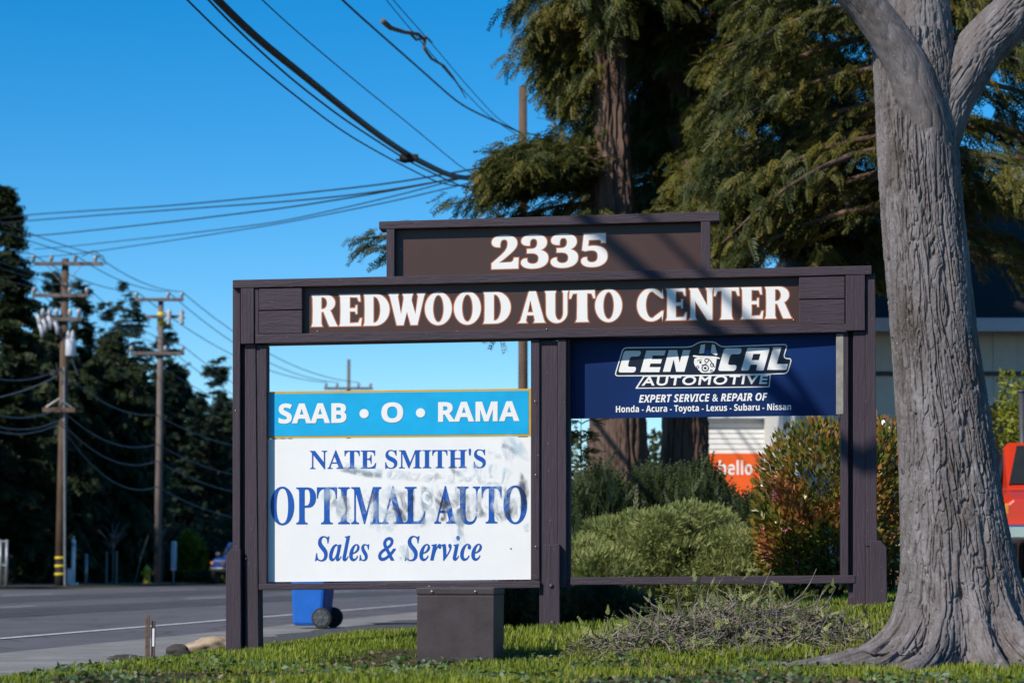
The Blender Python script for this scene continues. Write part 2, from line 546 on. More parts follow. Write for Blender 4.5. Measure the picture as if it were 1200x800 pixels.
def asphalt(name, base, warm=0.0):
    n = NT(name)
    v = n.coord()
    g = n.noise(v, 55, 3, 0.8); b = n.noise(v, 0.35, 5, 0.6)
    lo = tuple(x * 0.62 for x in base); hi = tuple(x * 1.4 for x in base)
    c = n.ramp(g, [(0.3, lo), (0.5, base), (0.72, hi)])
    c = n.mix(n.ramp(b, [(0.38, (0.45, 0.45, 0.45)), (0.6, (0, 0, 0))]), c, tuple(x * 0.6 for x in base))
    rot = n.n("Mapping"); rot.inputs["Rotation"].default_value = (0, 0, HEAD); rot.inputs["Scale"].default_value = (1.2, 0.05, 1)
    tc = n.n("TexCoord"); n.l(tc.outputs["Object"], rot.inputs[0])
    tr = n.noise(rot.outputs[0], 1.0, 4, 0.6)
    c = n.mix(n.ramp(tr, [(0.52, (0, 0, 0)), (0.66, (0.5, 0.5, 0.5))]), c, tuple(x * 0.62 for x in base))
    vo = n.n("TexVoronoi"); vo.feature = 'DISTANCE_TO_EDGE'; vo.inputs["Scale"].default_value = 0.55; wv = n.n("VectorMath", operation='ADD'); ns = n.n("TexNoise"); ns.inputs["Scale"].default_value = 1.5; ns.inputs["Detail"].default_value = 5
    n.l(v, ns.inputs["Vector"]); n.l(v, wv.inputs[0]); n.l(ns.outputs[1], wv.inputs[1]); n.l(wv.outputs[0], vo.inputs["Vector"])
    c = n.mix(n.ramp(vo.outputs[0], [(0.006, (0.7, 0.7, 0.7)), (0.02, (0, 0, 0))]), c, (0.03, 0.03, 0.03))
    n.col(c); n.rough(0.85); n.spec(0.25); n.bump(g, 0.5, 0.01)
    return n.m


M["asphalt"] = asphalt("worn asphalt", (0.135, 0.125, 0.135))
M["asphalt_dark"] = asphalt("dark patched asphalt", (0.085, 0.082, 0.085))


def concrete():
    n = NT("sidewalk concrete")
    v = n.coord(); g = n.noise(v, 40, 4, 0.75); b = n.noise(v, 1.3, 6, 0.65)
    c = n.ramp(g, [(0.3, (0.20, 0.19, 0.18)), (0.7, (0.34, 0.33, 0.31))])
    n.col(n.mix(n.ramp(b, [(0.45, (0.5, 0.5, 0.5)), (0.62, (0, 0, 0))]), c, (0.15, 0.14, 0.13))); n.rough(0.9); n.spec(0.2)
    n.bump(g, 0.3, 0.006); return n.m


def gravel():
    n = NT("loose gravel")
    v = n.coord(); g = n.noise(v, 30, 5, 0.8)
    n.col(n.ramp(g, [(0.35, (0.03, 0.03, 0.03)), (0.55, (0.12, 0.115, 0.11)), (0.75, (0.34, 0.33, 0.31))])); n.rough(0.95)
    n.bump(g, 1.0, 0.03); return n.m


def road_paint():
    n = NT("worn white road paint")
    v = n.coord(); g = n.noise(v, 9, 6, 0.75)
    n.col(n.ramp(g, [(0.36, (0.16, 0.155, 0.16)), (0.5, (0.62, 0.62, 0.62))])); n.rough(0.7); return n.m


M["concrete"] = concrete(); M["gravel"] = gravel(); M["road_paint"] = road_paint()
strip("road", -27.9, -6.75, -60, 500, 0.0, M["asphalt"])
strip("asphalt_patch", -20.5, -17.0, 20, 300, 0.004, M["asphalt_dark"], 1.5, 0.0, 0.25)
strip("asphalt_patch", -14.4, -12.0, 22, 70, 0.004, M["asphalt_dark"], 1.5, 0.15, 0.15)
strip("road_marking", -8.50, -8.36, -40, 300, 0.008, M["road_paint"], 2, 0.01, 0.01)
for w in range(-20, 240, 14):
    strip("road_marking", -15.1, -14.97, w + 3, w + 7, 0.010, M["road_paint"])
for w in range(-20, 240, 14):
    strip("road_marking", -21.6, -21.45, w + 9, w + 13, 0.010, M["road_paint"])
strip("sidewalk", -6.80, -5.10, -60, 400, 0.026, M["concrete"], 0.6, 0.03, 0.0, thick=0.08)
for k in range(-4, 30):
    strip("sidewalk_joint", -6.78, -5.12, k * 3.0, k * 3.0 + 0.02, 0.029, M["dark_rock"])
strip("gravel_strip", -5.65, -4.6, 20.0, 60, 0.058, M["gravel"], 0.5, 0.35, 0.2)
strip("verge", -33.5, -27.8, -60, 400, 0.075, plain("dry reddish mulch", (0.12, 0.07, 0.055), 0.95, var=0.6, scale=6, bump=0.8), 2, 0.1, 0.3, thick=0.12)
V = [(5.6, 24.5, 0.56), (40, 24.5, 0.56), (40, 36, 0.56), (5.6, 36, 0.56)]
tag(mesh_obj("parking_lot", V, [(0, 1, 2, 3)], M["asphalt"]), kind="structure")

# ------------------------------------------------------------------ the wooden sign
YAW = R_(4.7)
SN = np.array([-math.sin(YAW), -math.cos(YAW), 0.0])       # towards the viewer
SP = np.array([0, 17.0, 0])


def S(px, py, off=0.0):
    d = ray(px, py); q = SP + SN * off
    return C0 + d * (((q - C0) @ SN) / (d @ SN))


def board(mb, px4, f, b):
    """px4: four photo points (clockwise from top left); front at offset f, back at offset b"""
    P = [S(x, y, f) for x, y in px4]
    return mb.hexa(P + [p - SN * (f - b) for p in P])


def rect(x0, x1, yl0, yl1, yr0=None, yr1=None):
    yr0 = yl0 if yr0 is None else yr0; yr1 = yl1 if yr1 is None else yr1
    return [(x0, yl0), (x1, yr0), (x1, yr1), (x0, yl1)]


base = S(646, 742)
sign = empty("wooden_sign", (base[0], base[1], float(ground(base[0], base[1]))),
             "large dark brown wooden roadside sign frame holding painted business panels on grass", "sign")
BV = 0.005
# left post
lp = MB()
board(lp, rect(272.5, 281.5, 336, 650), 0.075, -0.12)
board(lp, rect(281.5, 287, 337, 757), 0.01, -0.10)
board(lp, [(287, 403), (299.5, 402.5), (303, 768), (287, 768)], 0.07, -0.12)
lp.build("post", M["wood_v"], sign, bevel=BV)
pl = MB(); pl.prism([S(x, y, 0.12) for x, y in [(270, 643), (281.8, 643), (282.5, 772), (264.5, 772), (264.5, 652)]], -SN * 0.24); pl.build("post_base", M["wood_v"], sign, bevel=BV)
mb = MB(); board(mb, [(299.8, 404), (312.5, 404), (312.5, 684), (302.5, 684)], 0.06, -0.06); mb.build("panel_batten", M["wood_v"], sign, bevel=BV)
# middle post
mp = MB()
board(mp, rect(632, 653.5, 399, 742, 399, 742), 0.045, -0.13)
mp.build("post", M["wood_v"], sign, bevel=BV)
mb = MB(); board(mb, rect(622, 632.3, 397, 679, 397, 679), 0.065, -0.06); mb.build("panel_batten", M["wood_v"], sign, bevel=BV)
mb = MB(); board(mb, rect(653.5, 663.5, 397, 688, 397, 688), 0.07, -0.14); board(mb, rect(663.5, 668, 397, 690), 0.03, -0.14); mb.build("panel_batten", M["wood_v"], sign, bevel=BV)
pm = MB(); board(pm, rect(637, 655.8, 638, 748, 637, 748), 0.12, 0.046)
plinth = pm.build("post_base", M["wood_v"], sign, bevel=BV)
for (x, y) in ((646, 686), (647.5, 729)):
    b = MB(); b.lathe(S(x, y, 0.118), SN, [(0, 0.018), (0.008, 0.016), (0.014, 0.009), (0.016, 0.0)], 12); b.build("bolt_head", M["bolt"], plinth, True)
# right post
rp = MB()
board(rp, rect(994.5, 1000, 387, 712), 0.01, -0.10)
board(rp, rect(1000, 1014.3, 388, 716), 0.07, -0.12)
board(rp, [(1014.3, 320), (1025.5, 320), (1028, 640), (1014.3, 640)], 0.078, -0.12)
board(rp, rect(1014.3, 1020, 640, 716), 0.07, -0.12)
rp.build("post", M["wood_v"], sign, bevel=BV)
pr = MB(); pr.prism([S(x, y, 0.12) for x, y in [(1019.8, 633), (1032, 633), (1039, 641), (1040, 718), (1019.8, 718)]], -SN * 0.24); pr.build("post_base", M["wood_v"], sign, bevel=BV)
mb = MB(); board(mb, rect(985.5, 994.3, 389, 676, 389, 676), 0.065, -0.07); mb.build("panel_batten", M["wood_v"], sign, bevel=BV)
mb = MB(); board(mb, rect(980.0, 988.5, 391, 485.5, 391, 485), 0.068, 0.04); mb.build("banner_batten", M["raw_wood"], sign, bevel=0.003)
# corner blocks and infill boards
mb = MB(); board(mb, rect(282, 297.5, 337.5, 403, 337, 402.5), 0.107, -0.10); mb.build("corner_block", M["wood_v"], sign, bevel=BV)
mb = MB(); board(mb, rect(991, 1013.8, 322, 387.5, 321.5, 387), 0.107, -0.10); mb.build("corner_block", M["wood_v"], sign, bevel=BV)
for (x0, x1, a, b, c, d) in ((303.5, 354, 338, 363.5, 337, 362.5), (303.5, 354, 364.5, 391.5, 363.5, 390.5), (936.5, 990, 324, 350.5, 323, 349.5), (936.5, 990, 351.5, 380.5, 350.5, 379.5)):
    mb = MB(); board(mb, rect(x0, x1, a, b, c, d), 0.100, -0.05); mb.build("infill_board", M["wood_h"], sign, bevel=BV)
mb = MB(); board(mb, rect(297.5, 303.5, 337, 392, 337, 392), 0.094, -0.05); mb.build("trim_strip", M["wood_v"], sign, bevel=BV)
# rails, sills and caps
mb = MB(); board(mb, rect(299, 995, 391.5, 402.5, 379, 389), 0.098, -0.12); mb.build("rail", M["wood_h"], sign, bevel=BV)
mb = MB(); board(mb, rect(272.5, 1021.5, 328, 337.5, 311, 321.5), 0.112, -0.16); mb.build("top_cap", M["wood_h"], sign, bevel=BV)
mb = MB(); board(mb, rect(303, 633, 683.5, 691, 680.5, 688.5), 0.10, -0.07); mb.build("sill", M["wood_h"], sign, bevel=BV)
mb = MB(); board(mb, rect(668.5, 1002.5, 676.2, 685, 673.5, 683.2), 0.075, -0.08); mb.build("sill", M["wood_h"], sign, bevel=BV)
# upper number board
mb = MB(); board(mb, rect(452.8, 462.3, 268, 325, 267.5, 325), 0.068, -0.07); mb.build("side_board", M["wood_v"], sign, bevel=BV)
mb = MB(); board(mb, rect(821.3, 832.5, 258.5, 317, 258.5, 317), 0.068, -0.07); mb.build("side_board", M["wood_v"], sign, bevel=BV)
mb = MB(); board(mb, rect(444, 843.5, 259.5, 268.5, 247.5, 259), 0.072, -0.12); mb.build("top_cap", M["wood_h"], sign, bevel=BV)

# panels
mb = MB(); board(mb, rect(461, 822, 268, 326, 259, 316), 0.0, -0.03); p_num = mb.build("number_panel", M["panel_brown"], sign)
mb = MB(); board(mb, rect(353, 937.5, 336, 393, 322, 381), 0.045, 0.0); p_name = mb.build("name_panel", M["panel_brown"], sign)
mb = MB(); board(mb, rect(312.3, 622.2, 459, 513.3, 455, 510.8), 0.0, -0.02); p_saab = mb.build("advert_panel", M["yellow_edge"], sign)
p_saab["label"] = "bright cyan strip panel with yellow border and white capitals"
mb = MB(); board(mb, rect(315.2, 619.6, 461.4, 511, 457.4, 508.4), 0.0022, -0.01); mb.build("panel_face", M["cyan"], p_saab)
mb = MB(); board(mb, rect(312.3, 622.2, 514.5, 681.5, 512, 678.5), 0.0, -0.02); p_white = mb.build("advert_panel", M["white_panel"], sign)
p_white["label"] = "white panel with blue lettering and smeared paint"
NV0, NV1 = -0.085, 0.012
NA = S(664, 440, NV0); NB = S(981.5, 440, NV1)
NN = np.array([NB[1] - NA[1], -(NB[0] - NA[0]), 0.0]); NN /= np.linalg.norm(NN)


def SNAVY(px, py, lift=0.0):
    d = ray(px, py); q = NA + NN * lift
    return C0 + d * (((q - C0) @ NN) / (d @ NN))


bv = [SNAVY(664, 394), SNAVY(981.5, 386), SNAVY(981.5, 486.3), SNAVY(664, 490.5)]
bv = bv + [p - NN * 0.012 for p in bv]
bf = [(0, 1, 2, 3), (7, 6, 5, 4), (0, 4, 5, 1), (1, 5, 6, 2), (2, 6, 7, 3), (3, 7, 4, 0)]
p_navy = mesh_obj("advert_panel", bv, bf, M["navy_panel"], sign)
p_navy["label"] = "dark blue banner panel with a white automotive emblem"
for (x, y) in ((376, 345), (930, 375), (372, 388), (640.5, 385.5), (627, 470), (627.5, 556), (627.5, 640), (503, 686.5), (276, 481), (288, 654), (470, 292)):
    b = MB(); b.lathe(S(x, y, 0.105 if y > 680 or 384 < y < 389 else (0.078 if x < 300 or x > 620 and y > 400 else (0.047 if y > 330 else 0.002))), SN, [(0, 0.005), (0.003, 0.004), (0.004, 0.0)], 8)
    b.build("screw", M["screw"], sign, True)

# ------------------------------------------------------------------ lettering


def fill_poly(loops):
    """2-D outlines (outer and holes) -> verts (n,2), faces"""
    cu = bpy.data.curves.new("tmp", 'CURVE'); cu.dimensions = '2D'; cu.fill_mode = 'BOTH'
    for lp_ in loops:
        sp = cu.splines.new('POLY'); sp.points.add(len(lp_) - 1)
        for p, q in zip(sp.points, lp_): p.co = (q[0], q[1], 0, 1)
        sp.use_cyclic_u = True
    o = bpy.data.objects.new("tmp", cu)
    me = bpy.data.meshes.new_from_object(o)
    V = np.array([v.co[:2] for v in me.vertices]); F = [tuple(p.vertices) for p in me.polygons]
    bpy.data.objects.remove(o); bpy.data.meshes.remove(me); bpy.data.curves.remove(cu)
    return V, F


def font_poly(text, fat=0.0, shear=0.0, space=1.0):
    """text in the built-in font -> verts (n,2), faces, outline loops fattened by a flat rim"""
    cu = bpy.data.curves.new("tmp", 'FONT'); cu.body = text; cu.resolution_u = 8; cu.shear = shear; cu.space_character = space; cu.offset = 0
    o = bpy.data.objects.new("tmp", cu)
    dg = bpy.context.evaluated_depsgraph_get()
    me = bpy.data.meshes.new_from_object(o)
    V = np.array([v.co[:2] for v in me.vertices]); F = [tuple(p.vertices) for p in me.polygons]
    bpy.data.objects.remove(o); bpy.data.meshes.remove(me); bpy.data.curves.remove(cu)
    return V, F


def boundary_loops(V, F):
    ed = {}
    key = {}; idx = []
    for i, p in enumerate(V):
        k = (round(p[0], 5), round(p[1], 5)); idx.append(key.setdefault(k, i))
    for f in F:
        g = [idx[i] for i in f]
        for a, b in zip(g, g[1:] + g[:1]):
            if a != b: ed[(a, b)] = ed.get((a, b), 0) + 1
    nxt = {}
    for (a, b) in ed:
        if (b, a) not in ed: nxt.setdefault(a, []).append(b)
    loops = []
    while nxt:
        a = next(iter(nxt)); lp_ = [a]
        while True:
            b = nxt[lp_[-1]].pop()
            if not nxt[lp_[-1]]: del nxt[lp_[-1]]
            if b == a or b not in nxt:
                break
            lp_.append(b)
        if len(lp_) > 2: loops.append([V[i] for i in lp_])
    return loops


def rim(loops, w, sign_=1):
    """thin band running outward from each outline (2-D): verts with a flag 0 at the outline, 1 at the outer edge"""
    VV = []; FF = []; fl = []
    tot = sum(np.sum(np.array(l)[:, 0] * np.roll(np.array(l)[:, 1], -1) - np.array(l)[:, 1] * np.roll(np.array(l)[:, 0], -1)) for l in loops)
    sign_ = sign_ if tot > 0 else -sign_
    for lp_ in loops:
        P = np.array(lp_); n = len(P)
        d = np.roll(P, -1, 0) - P
        L = np.linalg.norm(d, axis=1, keepdims=True); keep = L[:, 0] > 1e-6
        P = P[keep]; n = len(P)
        if n < 3: continue
        d = np.roll(P, -1, 0) - P; d /= np.linalg.norm(d, axis=1, keepdims=True)
        e = np.roll(d, 1, 0)
        nn = np.stack([d[:, 1] + e[:, 1], -d[:, 0] - e[:, 0]], 1)
        l2 = np.linalg.norm(nn, axis=1, keepdims=True); nn = nn / np.maximum(l2, 1e-6)
        cs = np.clip(np.sum(nn * np.stack([d[:, 1], -d[:, 0]], 1), 1, keepdims=True), 0.45, 1)
        Q = P + sign_ * nn * w / cs
        b = len(VV)
        VV += list(P) + list(Q); fl += [0] * n + [1] * n
        FF += [(b + i, b + (i + 1) % n, b + n + (i + 1) % n, b + n + i) for i in range(n)]
    return VV, FF, fl


class Text:
    """collects 2-D shapes in photo pixels and lays them on a panel"""
    def __init__(s): s.v = []; s.f = []; s.lift = []

    def add(s, V, F, lift=None):
        b = len(s.v); s.v += [tuple(p) for p in V]; s.f += [tuple(i + b for i in f) for f in F]
        s.lift += [0.0] * len(V) if lift is None else list(lift)

    def build(s, name, mat, parent, off):
        P = []
        for (x, y), l in zip(s.v, s.lift):
            P.append(SNAVY(x, y, off[0] + l) if isinstance(off, tuple) else S(x, y, off + l))
        o = mesh_obj(name, np.array(P), s.f, mat, parent)
        # every face looks at the viewer
        me = o.data
        flip = [p.index for p in me.polygons if p.normal.dot(Vector(SN)) < 0]
        import bmesh
        bm = bmesh.new(); bm.from_mesh(me); bm.faces.ensure_lookup_table()
        bmesh.ops.reverse_faces(bm, faces=[bm.faces[i] for i in flip]); bm.to_mesh(me); bm.free()
        return o


def place(V, x0, x1, yl, yr, h, box=None):
    """unit coordinates -> photo pixels; baseline from (x0, yl) to (x1, yr), cap height h"""
    V = np.array(V, float)
    lo, hi = (V.min(0), V.max(0)) if box is None else box
    t = (V[:, 0] - lo[0]) / (hi[0] - lo[0])
    X = x0 + t * (x1 - x0)
    Yb = yl + t * (yr - yl)
    return np.stack([X, Yb - V[:, 1] * h], 1)


def arc(cx, cy, rx, ry, a0, a1, n=20):
    return [(cx + rx * math.cos(R_(a0 + (a1 - a0) * i / n)), cy + ry * math.sin(R_(a0 + (a1 - a0) * i / n))) for i in range(n + 1)]


# hand-drawn heavy flared capitals, height 1
G = {}
G['R'] = [[(0, 0), (.40, 0), (.36, .1), (.36, .46)] + [(.44, .46), (.62, .06), (.66, 0), (.96, 0), (.90, .08), (.70, .48)] + arc(.50, .735, .36, .265, -62, 90, 14) + [(.45, 1), (0, 1), (.04, .9), (.05, .5), (.04, .1)],
          [(.36, .55)] + arc(.42, .735, .15, .185, -90, 90, 12) + [(.36, .92)]]
G['E'] = [[(0, 0), (.76, 0), (.79, .24), (.735, .24), (.67, .10), (.37, .09), (.37, .46), (.56, .46), (.585, .38), (.63, .38), (.63, .65), (.585, .65), (.56, .56), (.37, .56), (.37, .91), (.63, .90), (.69, .77), (.745, .77), (.72, 1), (0, 1), (.04, .9), (.05, .5), (.04, .1)]]
G['D'] = [[(0, 0), (.42, 0)] + arc(.42, .5, .55, .5, -90, 90, 24) + [(0, 1), (.04, .9), (.05, .5), (.04, .1)],
          [(.37, .09)] + arc(.40, .5, .23, .41, -90, 90, 18) + [(.37, .91)]]
G['O'] = [arc(.5, .5, .5, .52, 0, 360, 44)[:-1], arc(.5, .5, .20, .43, 0, 360, 32)[:-1]]
G['C'] = [arc(.5, .5, .5, .52, 42, 318, 40) + [(.90, .0), (.93, .30), (.87, .30)] + arc(.52, .5, .21, .42, 300, 60, 24) + [(.87, .70), (.93, .70), (.90, 1.0)]]
G['T'] = [[(.24, 0), (.70, 0), (.655, .1), (.645, .5), (.645, .90), (.80, .89), (.87, .74), (.93, .74), (.91, 1), (.03, 1), (.01, .74), (.07, .74), (.14, .89), (.295, .90), (.295, .5), (.285, .1)]]
G['U'] = [[(.02, 1), (.06, .9), (.07, .5), (.07, .32)] + arc(.46, .32, .39, .34, 180, 360, 20) + [(.85, .9), (.90, 1), (.66, 1), (.70, .9), (.70, .32)] + arc(.55, .32, .15, .25, 360, 180, 14) + [(.40, .9), (.44, 1)]]
G['A'] = [[(-.03, 0), (.30, 0), (.26, .08), (.30, .24), (.56, .24), (.60, .08), (.56, 0), (1.0, 0), (.95, .08), (.64, 1), (.38, 1), (.05, .08)],
          [(.325, .33), (.43, .72), (.535, .33)]]
G['N'] = [[(0, 0), (.30, 0), (.25, .1), (.235, .60), (.72, 0), (.92, 0), (.92, .9), (.96, 1), (.66, 1), (.71, .9), (.72, .44), (.34, 1), (0, 1), (.06, .9), (.06, .1)]]
G['W'] = [[(.24, 0), (.44, 0), (.545, .42), (.66, 0), (.86, 0), (1.06, .9), (1.10, 1), (.84, 1), (.88, .9), (.80, .34), (.68, .78), (.70, .9), (.74, 1), (.40, 1), (.44, .9), (.445, .82), (.365, .34), (.27, .9), (.30, 1), (-.02, 1), (.03, .9)]]


def base_name(x): return 382.8 + (x - 365) / (927 - 365) * (372.8 - 382.8)


letters = Text(); edge = Text()
for ch, x0, x1 in (('R', 365, 396), ('E', 397.5, 424), ('D', 426, 456.5), ('W', 455, 498.5), ('O', 498, 529.5), ('O', 532, 563.5), ('D', 566.5, 598.5),
                   ('A', 607.5, 639), ('U', 638.5, 666.5), ('T', 667, 697.5), ('O', 697.5, 729),
                   ('C', 746.5, 777.5), ('E', 780.5, 805), ('N', 807.5, 836), ('T', 836.5, 866.5), ('E', 868.5, 894.5), ('R', 896.5, 928)):
    loops = [np.array(l) for l in G[ch]]
    allp = np.concatenate(loops); box_ = (np.array([allp[:, 0].min(), 0]), np.array([allp[:, 0].max(), 1]))
    pl_ = [place(l, x0, x1, base_name(x0), base_name(x1), 37.2, box_) for l in loops]
    v, f = fill_poly(pl_); letters.add(v, f)
    bl = boundary_loops(v, f)
    rv, rf, fl = rim(bl, 1.25)
    # orientation: pick the sign that grows the outline
    a = np.array(bl[0]); ar = 0.5 * np.sum(a[:, 0] * np.roll(a[:, 1], -1) - a[:, 1] * np.roll(a[:, 0], -1))
    edge.add(rv, rf, [-0.0006 * k for k in fl])
edge.build("lettering_edge", M["orange_edge"], p_name, 0.0472)
letters.build("lettering", M["white_vinyl"], p_name, 0.0480)


def mathtxt(s_, up, lo, dg=None):
    r = ''
    for ch in s_:
        if 'A' <= ch <= 'Z': r += chr(up + ord(ch) - 65)
        elif 'a' <= ch <= 'z': r += chr(lo + ord(ch) - 97)
        elif '0' <= ch <= '9' and dg: r += chr(dg + ord(ch) - 48)
        else: r += ch
    return r


SERIF_B = lambda s_: mathtxt(s_, 0x1D400, 0x1D41A, 0x1D7CE)
SERIF_BI = lambda s_: mathtxt(s_, 0x1D468, 0x1D482)
SANS_B = lambda s_: mathtxt(s_, 0x1D5D4, 0x1D5EE, 0x1D7EC)
SANS_BI = lambda s_: mathtxt(s_, 0x1D63C, 0x1D656)


def lettering(text, x0, x1, yl, yr, h, mat, parent, off, fat=0.0, cap=None, edge_mat=None, edge_w=0.0, shear=0.0, space=1.0, name="lettering"):
    V, F = font_poly(text, shear=shear, space=space)
    capu = cap if cap else V[:, 1].max()
    lo = V.min(0); hi = V.max(0)
    W = V.copy(); W[:, 1] /= capu
    P = place(W, x0, x1, yl, yr, h, (np.array([lo[0], 0]), np.array([hi[0], 1])))
    # one mesh per word
    iv = sorted((min(V[i][0] for i in f), max(V[i][0] for i in f)) for f in F)
    words = []
    for a, b in iv:
        if words and a - words[-1][1] < 0.17: words[-1][1] = max(words[-1][1], b)
        else: words.append([a, b])
    for a, b in words:
        FW = [f for f in F if a - 1e-6 <= V[f[0]][0] <= b + 1e-6]
        use = sorted({i for f in FW for i in f}); ix = {k: i for i, k in enumerate(use)}
        PW = P[use]; FW = [tuple(ix[i] for i in f) for f in FW]
        T = Text(); T.add(PW, FW)
        bl = boundary_loops(PW, FW)
        if fat:
            rv, rf, fl = rim(bl, fat); T.add(rv, rf, [-0.0001 - 0.0002 * k for k in fl])
        T.build(name, mat, parent, (off[0] + 0.001,) if isinstance(off, tuple) else off + 0.001)
        if edge_mat:
            E_ = Text(); rv, rf, fl = rim(bl, fat + edge_w); E_.add(rv, rf, [-0.0006 * k for k in fl]); E_.build(name + "_edge", edge_mat, parent, off + 0.0004)


# number board
lettering(SERIF_B("2335"), 577, 711, 314.5, 311, 37.5, M["white_vinyl"], p_num, 0.0022, fat=0.9, edge_mat=M["orange_edge"], edge_w=1.2)
# cyan strip
CY = 0.0046
for txt, x0, x1 in (("SAAB", 327, 405.5), ("O", 447.5, 472), ("RAMA", 514, 608)):
    lettering(SANS_B(txt), x0, x1, 495.5 - (x0 - 327) * 0.0105, 495.5 - (x1 - 327) * 0.0105, 22, M["white_vinyl"], p_saab, CY, fat=0.55, cap=0.714)
for cx_, cy_ in ((426.7, 484.4), (492.8, 483.5)):
    T = Text(); q = arc(cx_, cy_, 5.4, 5.4, 0, 360, 24)[:-1]; T.add(q, [tuple(range(24))])
    T.build("lettering_dot", M["white_vinyl"], p_saab, CY + 0.001)
# white panel
lettering(SERIF_B("NATE SMITH'S"), 363, 569, 549, 547.6, 20.5, M["blue_letter"], p_white, 0.002, fat=-0.22, cap=0.66)
lettering(SERIF_B("OPTIMAL AUTO"), 317, 617.5, 614.0, 612.5, 42, M["blue_letter"], p_white, 0.002, fat=0.0, cap=0.66)
lettering(SERIF_BI("Sales"), 369, 432.5, 656.5, 656.2, 28.5, M["blue_letter"], p_white, 0.002, cap=0.68)
lettering(SERIF_BI("Service"), 474, 564.5, 656.2, 655.8, 28.5, M["blue_letter"], p_white, 0.002, cap=0.68)
lettering(SERIF_B("&"), 443, 464, 656.3, 656.2, 27.5, M["blue_letter"], p_white, 0.002, shear=0.25)
T = Text(); q = arc(598.7, 642.5, 0.9, 0.9, 0, 360, 10)[:-1]; T.add(q, [tuple(range(10))]); T.build("paint_speck", M["navy_letter"], p_white, 0.0026)


def smear(strokes, mat, off):
    me_v = []; me_f = []; uvs = []
    for k, (path, w) in enumerate(strokes):
        P = np.array(path, float); n = 14
        t = np.linspace(0, len(P) - 1, n); i = np.minimum(t.astype(int), len(P) - 2); f = (t - i)[:, None]
        # smooth path
        Q = P[i] * (1 - f) + P[i + 1] * f
        for _ in range(3): Q[1:-1] = (Q[:-2] + 2 * Q[1:-1] + Q[2:]) / 4
        d = np.gradient(Q, axis=0); d /= np.linalg.norm(d, axis=1, keepdims=True); nn = np.stack([-d[:, 1], d[:, 0]], 1)
        b = len(me_v)
        for j in range(n):
            for s_, vv in ((-1, 0.0), (0, 0.5), (1, 1.0)):
                q = Q[j] + nn[j] * s_ * w / 2
                me_v.append(S(q[0], q[1], off + 0.00012 * k)); uvs.append((j / (n - 1), vv))
        for j in range(n - 1):
            for c in (0, 1):
                a = b + 3 * j + c; me_f.append((a, a + 1, a + 4, a + 3))
    o = mesh_obj("paint_smear", np.array(me_v), me_f, mat, p_white)
    ul = o.data.uv_layers.new(name="UVMap")
    for l in o.data.loops: ul.data[l.index].uv = uvs[l.vertex_index]
    return o


smear([([(402, 574), (410, 604)], 7), ([(448, 582), (470, 600), (474, 612)], 9), ([(500, 575), (512, 588), (520, 610)], 9), ([(512, 596), (530, 586), (540, 600)], 10), ([(545, 575), (548, 612)], 9),
       ([(560, 600), (590, 606), (604, 590)], 9), ([(606, 566), (613, 585), (604, 606)], 9), ([(425, 600), (440, 575)], 7)], M["smear_dark"], 0.0105)
smear([([(385, 580), (396, 592), (405, 600)], 18), ([(470, 575), (478, 600)], 12), ([(482, 572), (482, 612)], 9), ([(496, 562), (498, 590), (494, 615)], 9),
       ([(516, 572), (520, 600), (516, 618)], 12), ([(538, 565), (540, 600), (542, 628)], 13), ([(556, 590), (575, 600), (590, 605)], 13), ([(590, 570), (600, 590), (596, 612)], 12),
       ([(612, 560), (615, 580), (606, 604)], 12), ([(398, 548), (425, 554), (450, 558)], 8), ([(505, 548), (512, 560)], 10), ([(530, 545), (536, 558)], 10),
       ([(572, 530), (590, 520), (604, 530)], 8), ([(608, 545), (612, 562)], 7)], M["smear_dark"], 0.0044)
smear([([(380, 572), (395, 585), (398, 606)], 30), ([(455, 565), (450, 600), (462, 620)], 24), ([(505, 560), (498, 600), (490, 622)], 22), ([(545, 560), (538, 600), (540, 640)], 22),
       ([(575, 525), (600, 518), (612, 545)], 26), ([(565, 575), (590, 575), (606, 600)], 26), ([(395, 545), (430, 552), (470, 556)], 14), ([(470, 640), (478, 655)], 22),
       ([(420, 600), (450, 618)], 20), ([(530, 552), (575, 548), (600, 556)], 16), ([(612, 600), (618, 622)], 10)], M["smear_grey"], 0.0064)
smear([([(400, 575), (405, 612)], 22), ([(430, 570), (436, 612)], 20), ([(462, 570), (455, 614)], 20), ([(500, 570), (508, 612)], 16), ([(530, 575), (528, 615)], 16), ([(556, 575), (560, 606)], 20),
       ([(575, 585), (590, 610)], 16), ([(450, 553), (520, 560), (600, 560)], 13), ([(470, 636), (474, 660)], 14), ([(578, 528), (602, 534)], 14)], M["smear_white"], 0.0084)

# blue banner emblem; coordinates from a five-fold enlargement of the photograph
Z5 = lambda p: (700 + p[0] / 5.0, 390 + p[1] / 5.0)


def roundp(pts, r=14, n=5):
    out = []
    P = [np.array(p, float) for p in pts]
    for i, p in enumerate(P):
        a = P[i - 1]; b = P[(i + 1) % len(P)]
        u = (a - p) / np.linalg.norm(a - p); v = (b - p) / np.linalg.norm(b - p)
        rr = min(r, 0.45 * np.linalg.norm(a - p), 0.45 * np.linalg.norm(b - p))
        A = p + u * rr; B = p + v * rr
        for k in range(n + 1):
            t = k / n; out.append(tuple(A * (1 - t) ** 2 + p * 2 * t * (1 - t) + B * t * t))
    return out


def shape(polys, mat, lift, name, parent=p_navy):
    T = Text()
    for lp_ in polys:
        loops = [[Z5(q) for q in l] for l in lp_]
        v, f = fill_poly(loops); T.add(v, f)
    return T.build(name, mat, parent, (lift,))


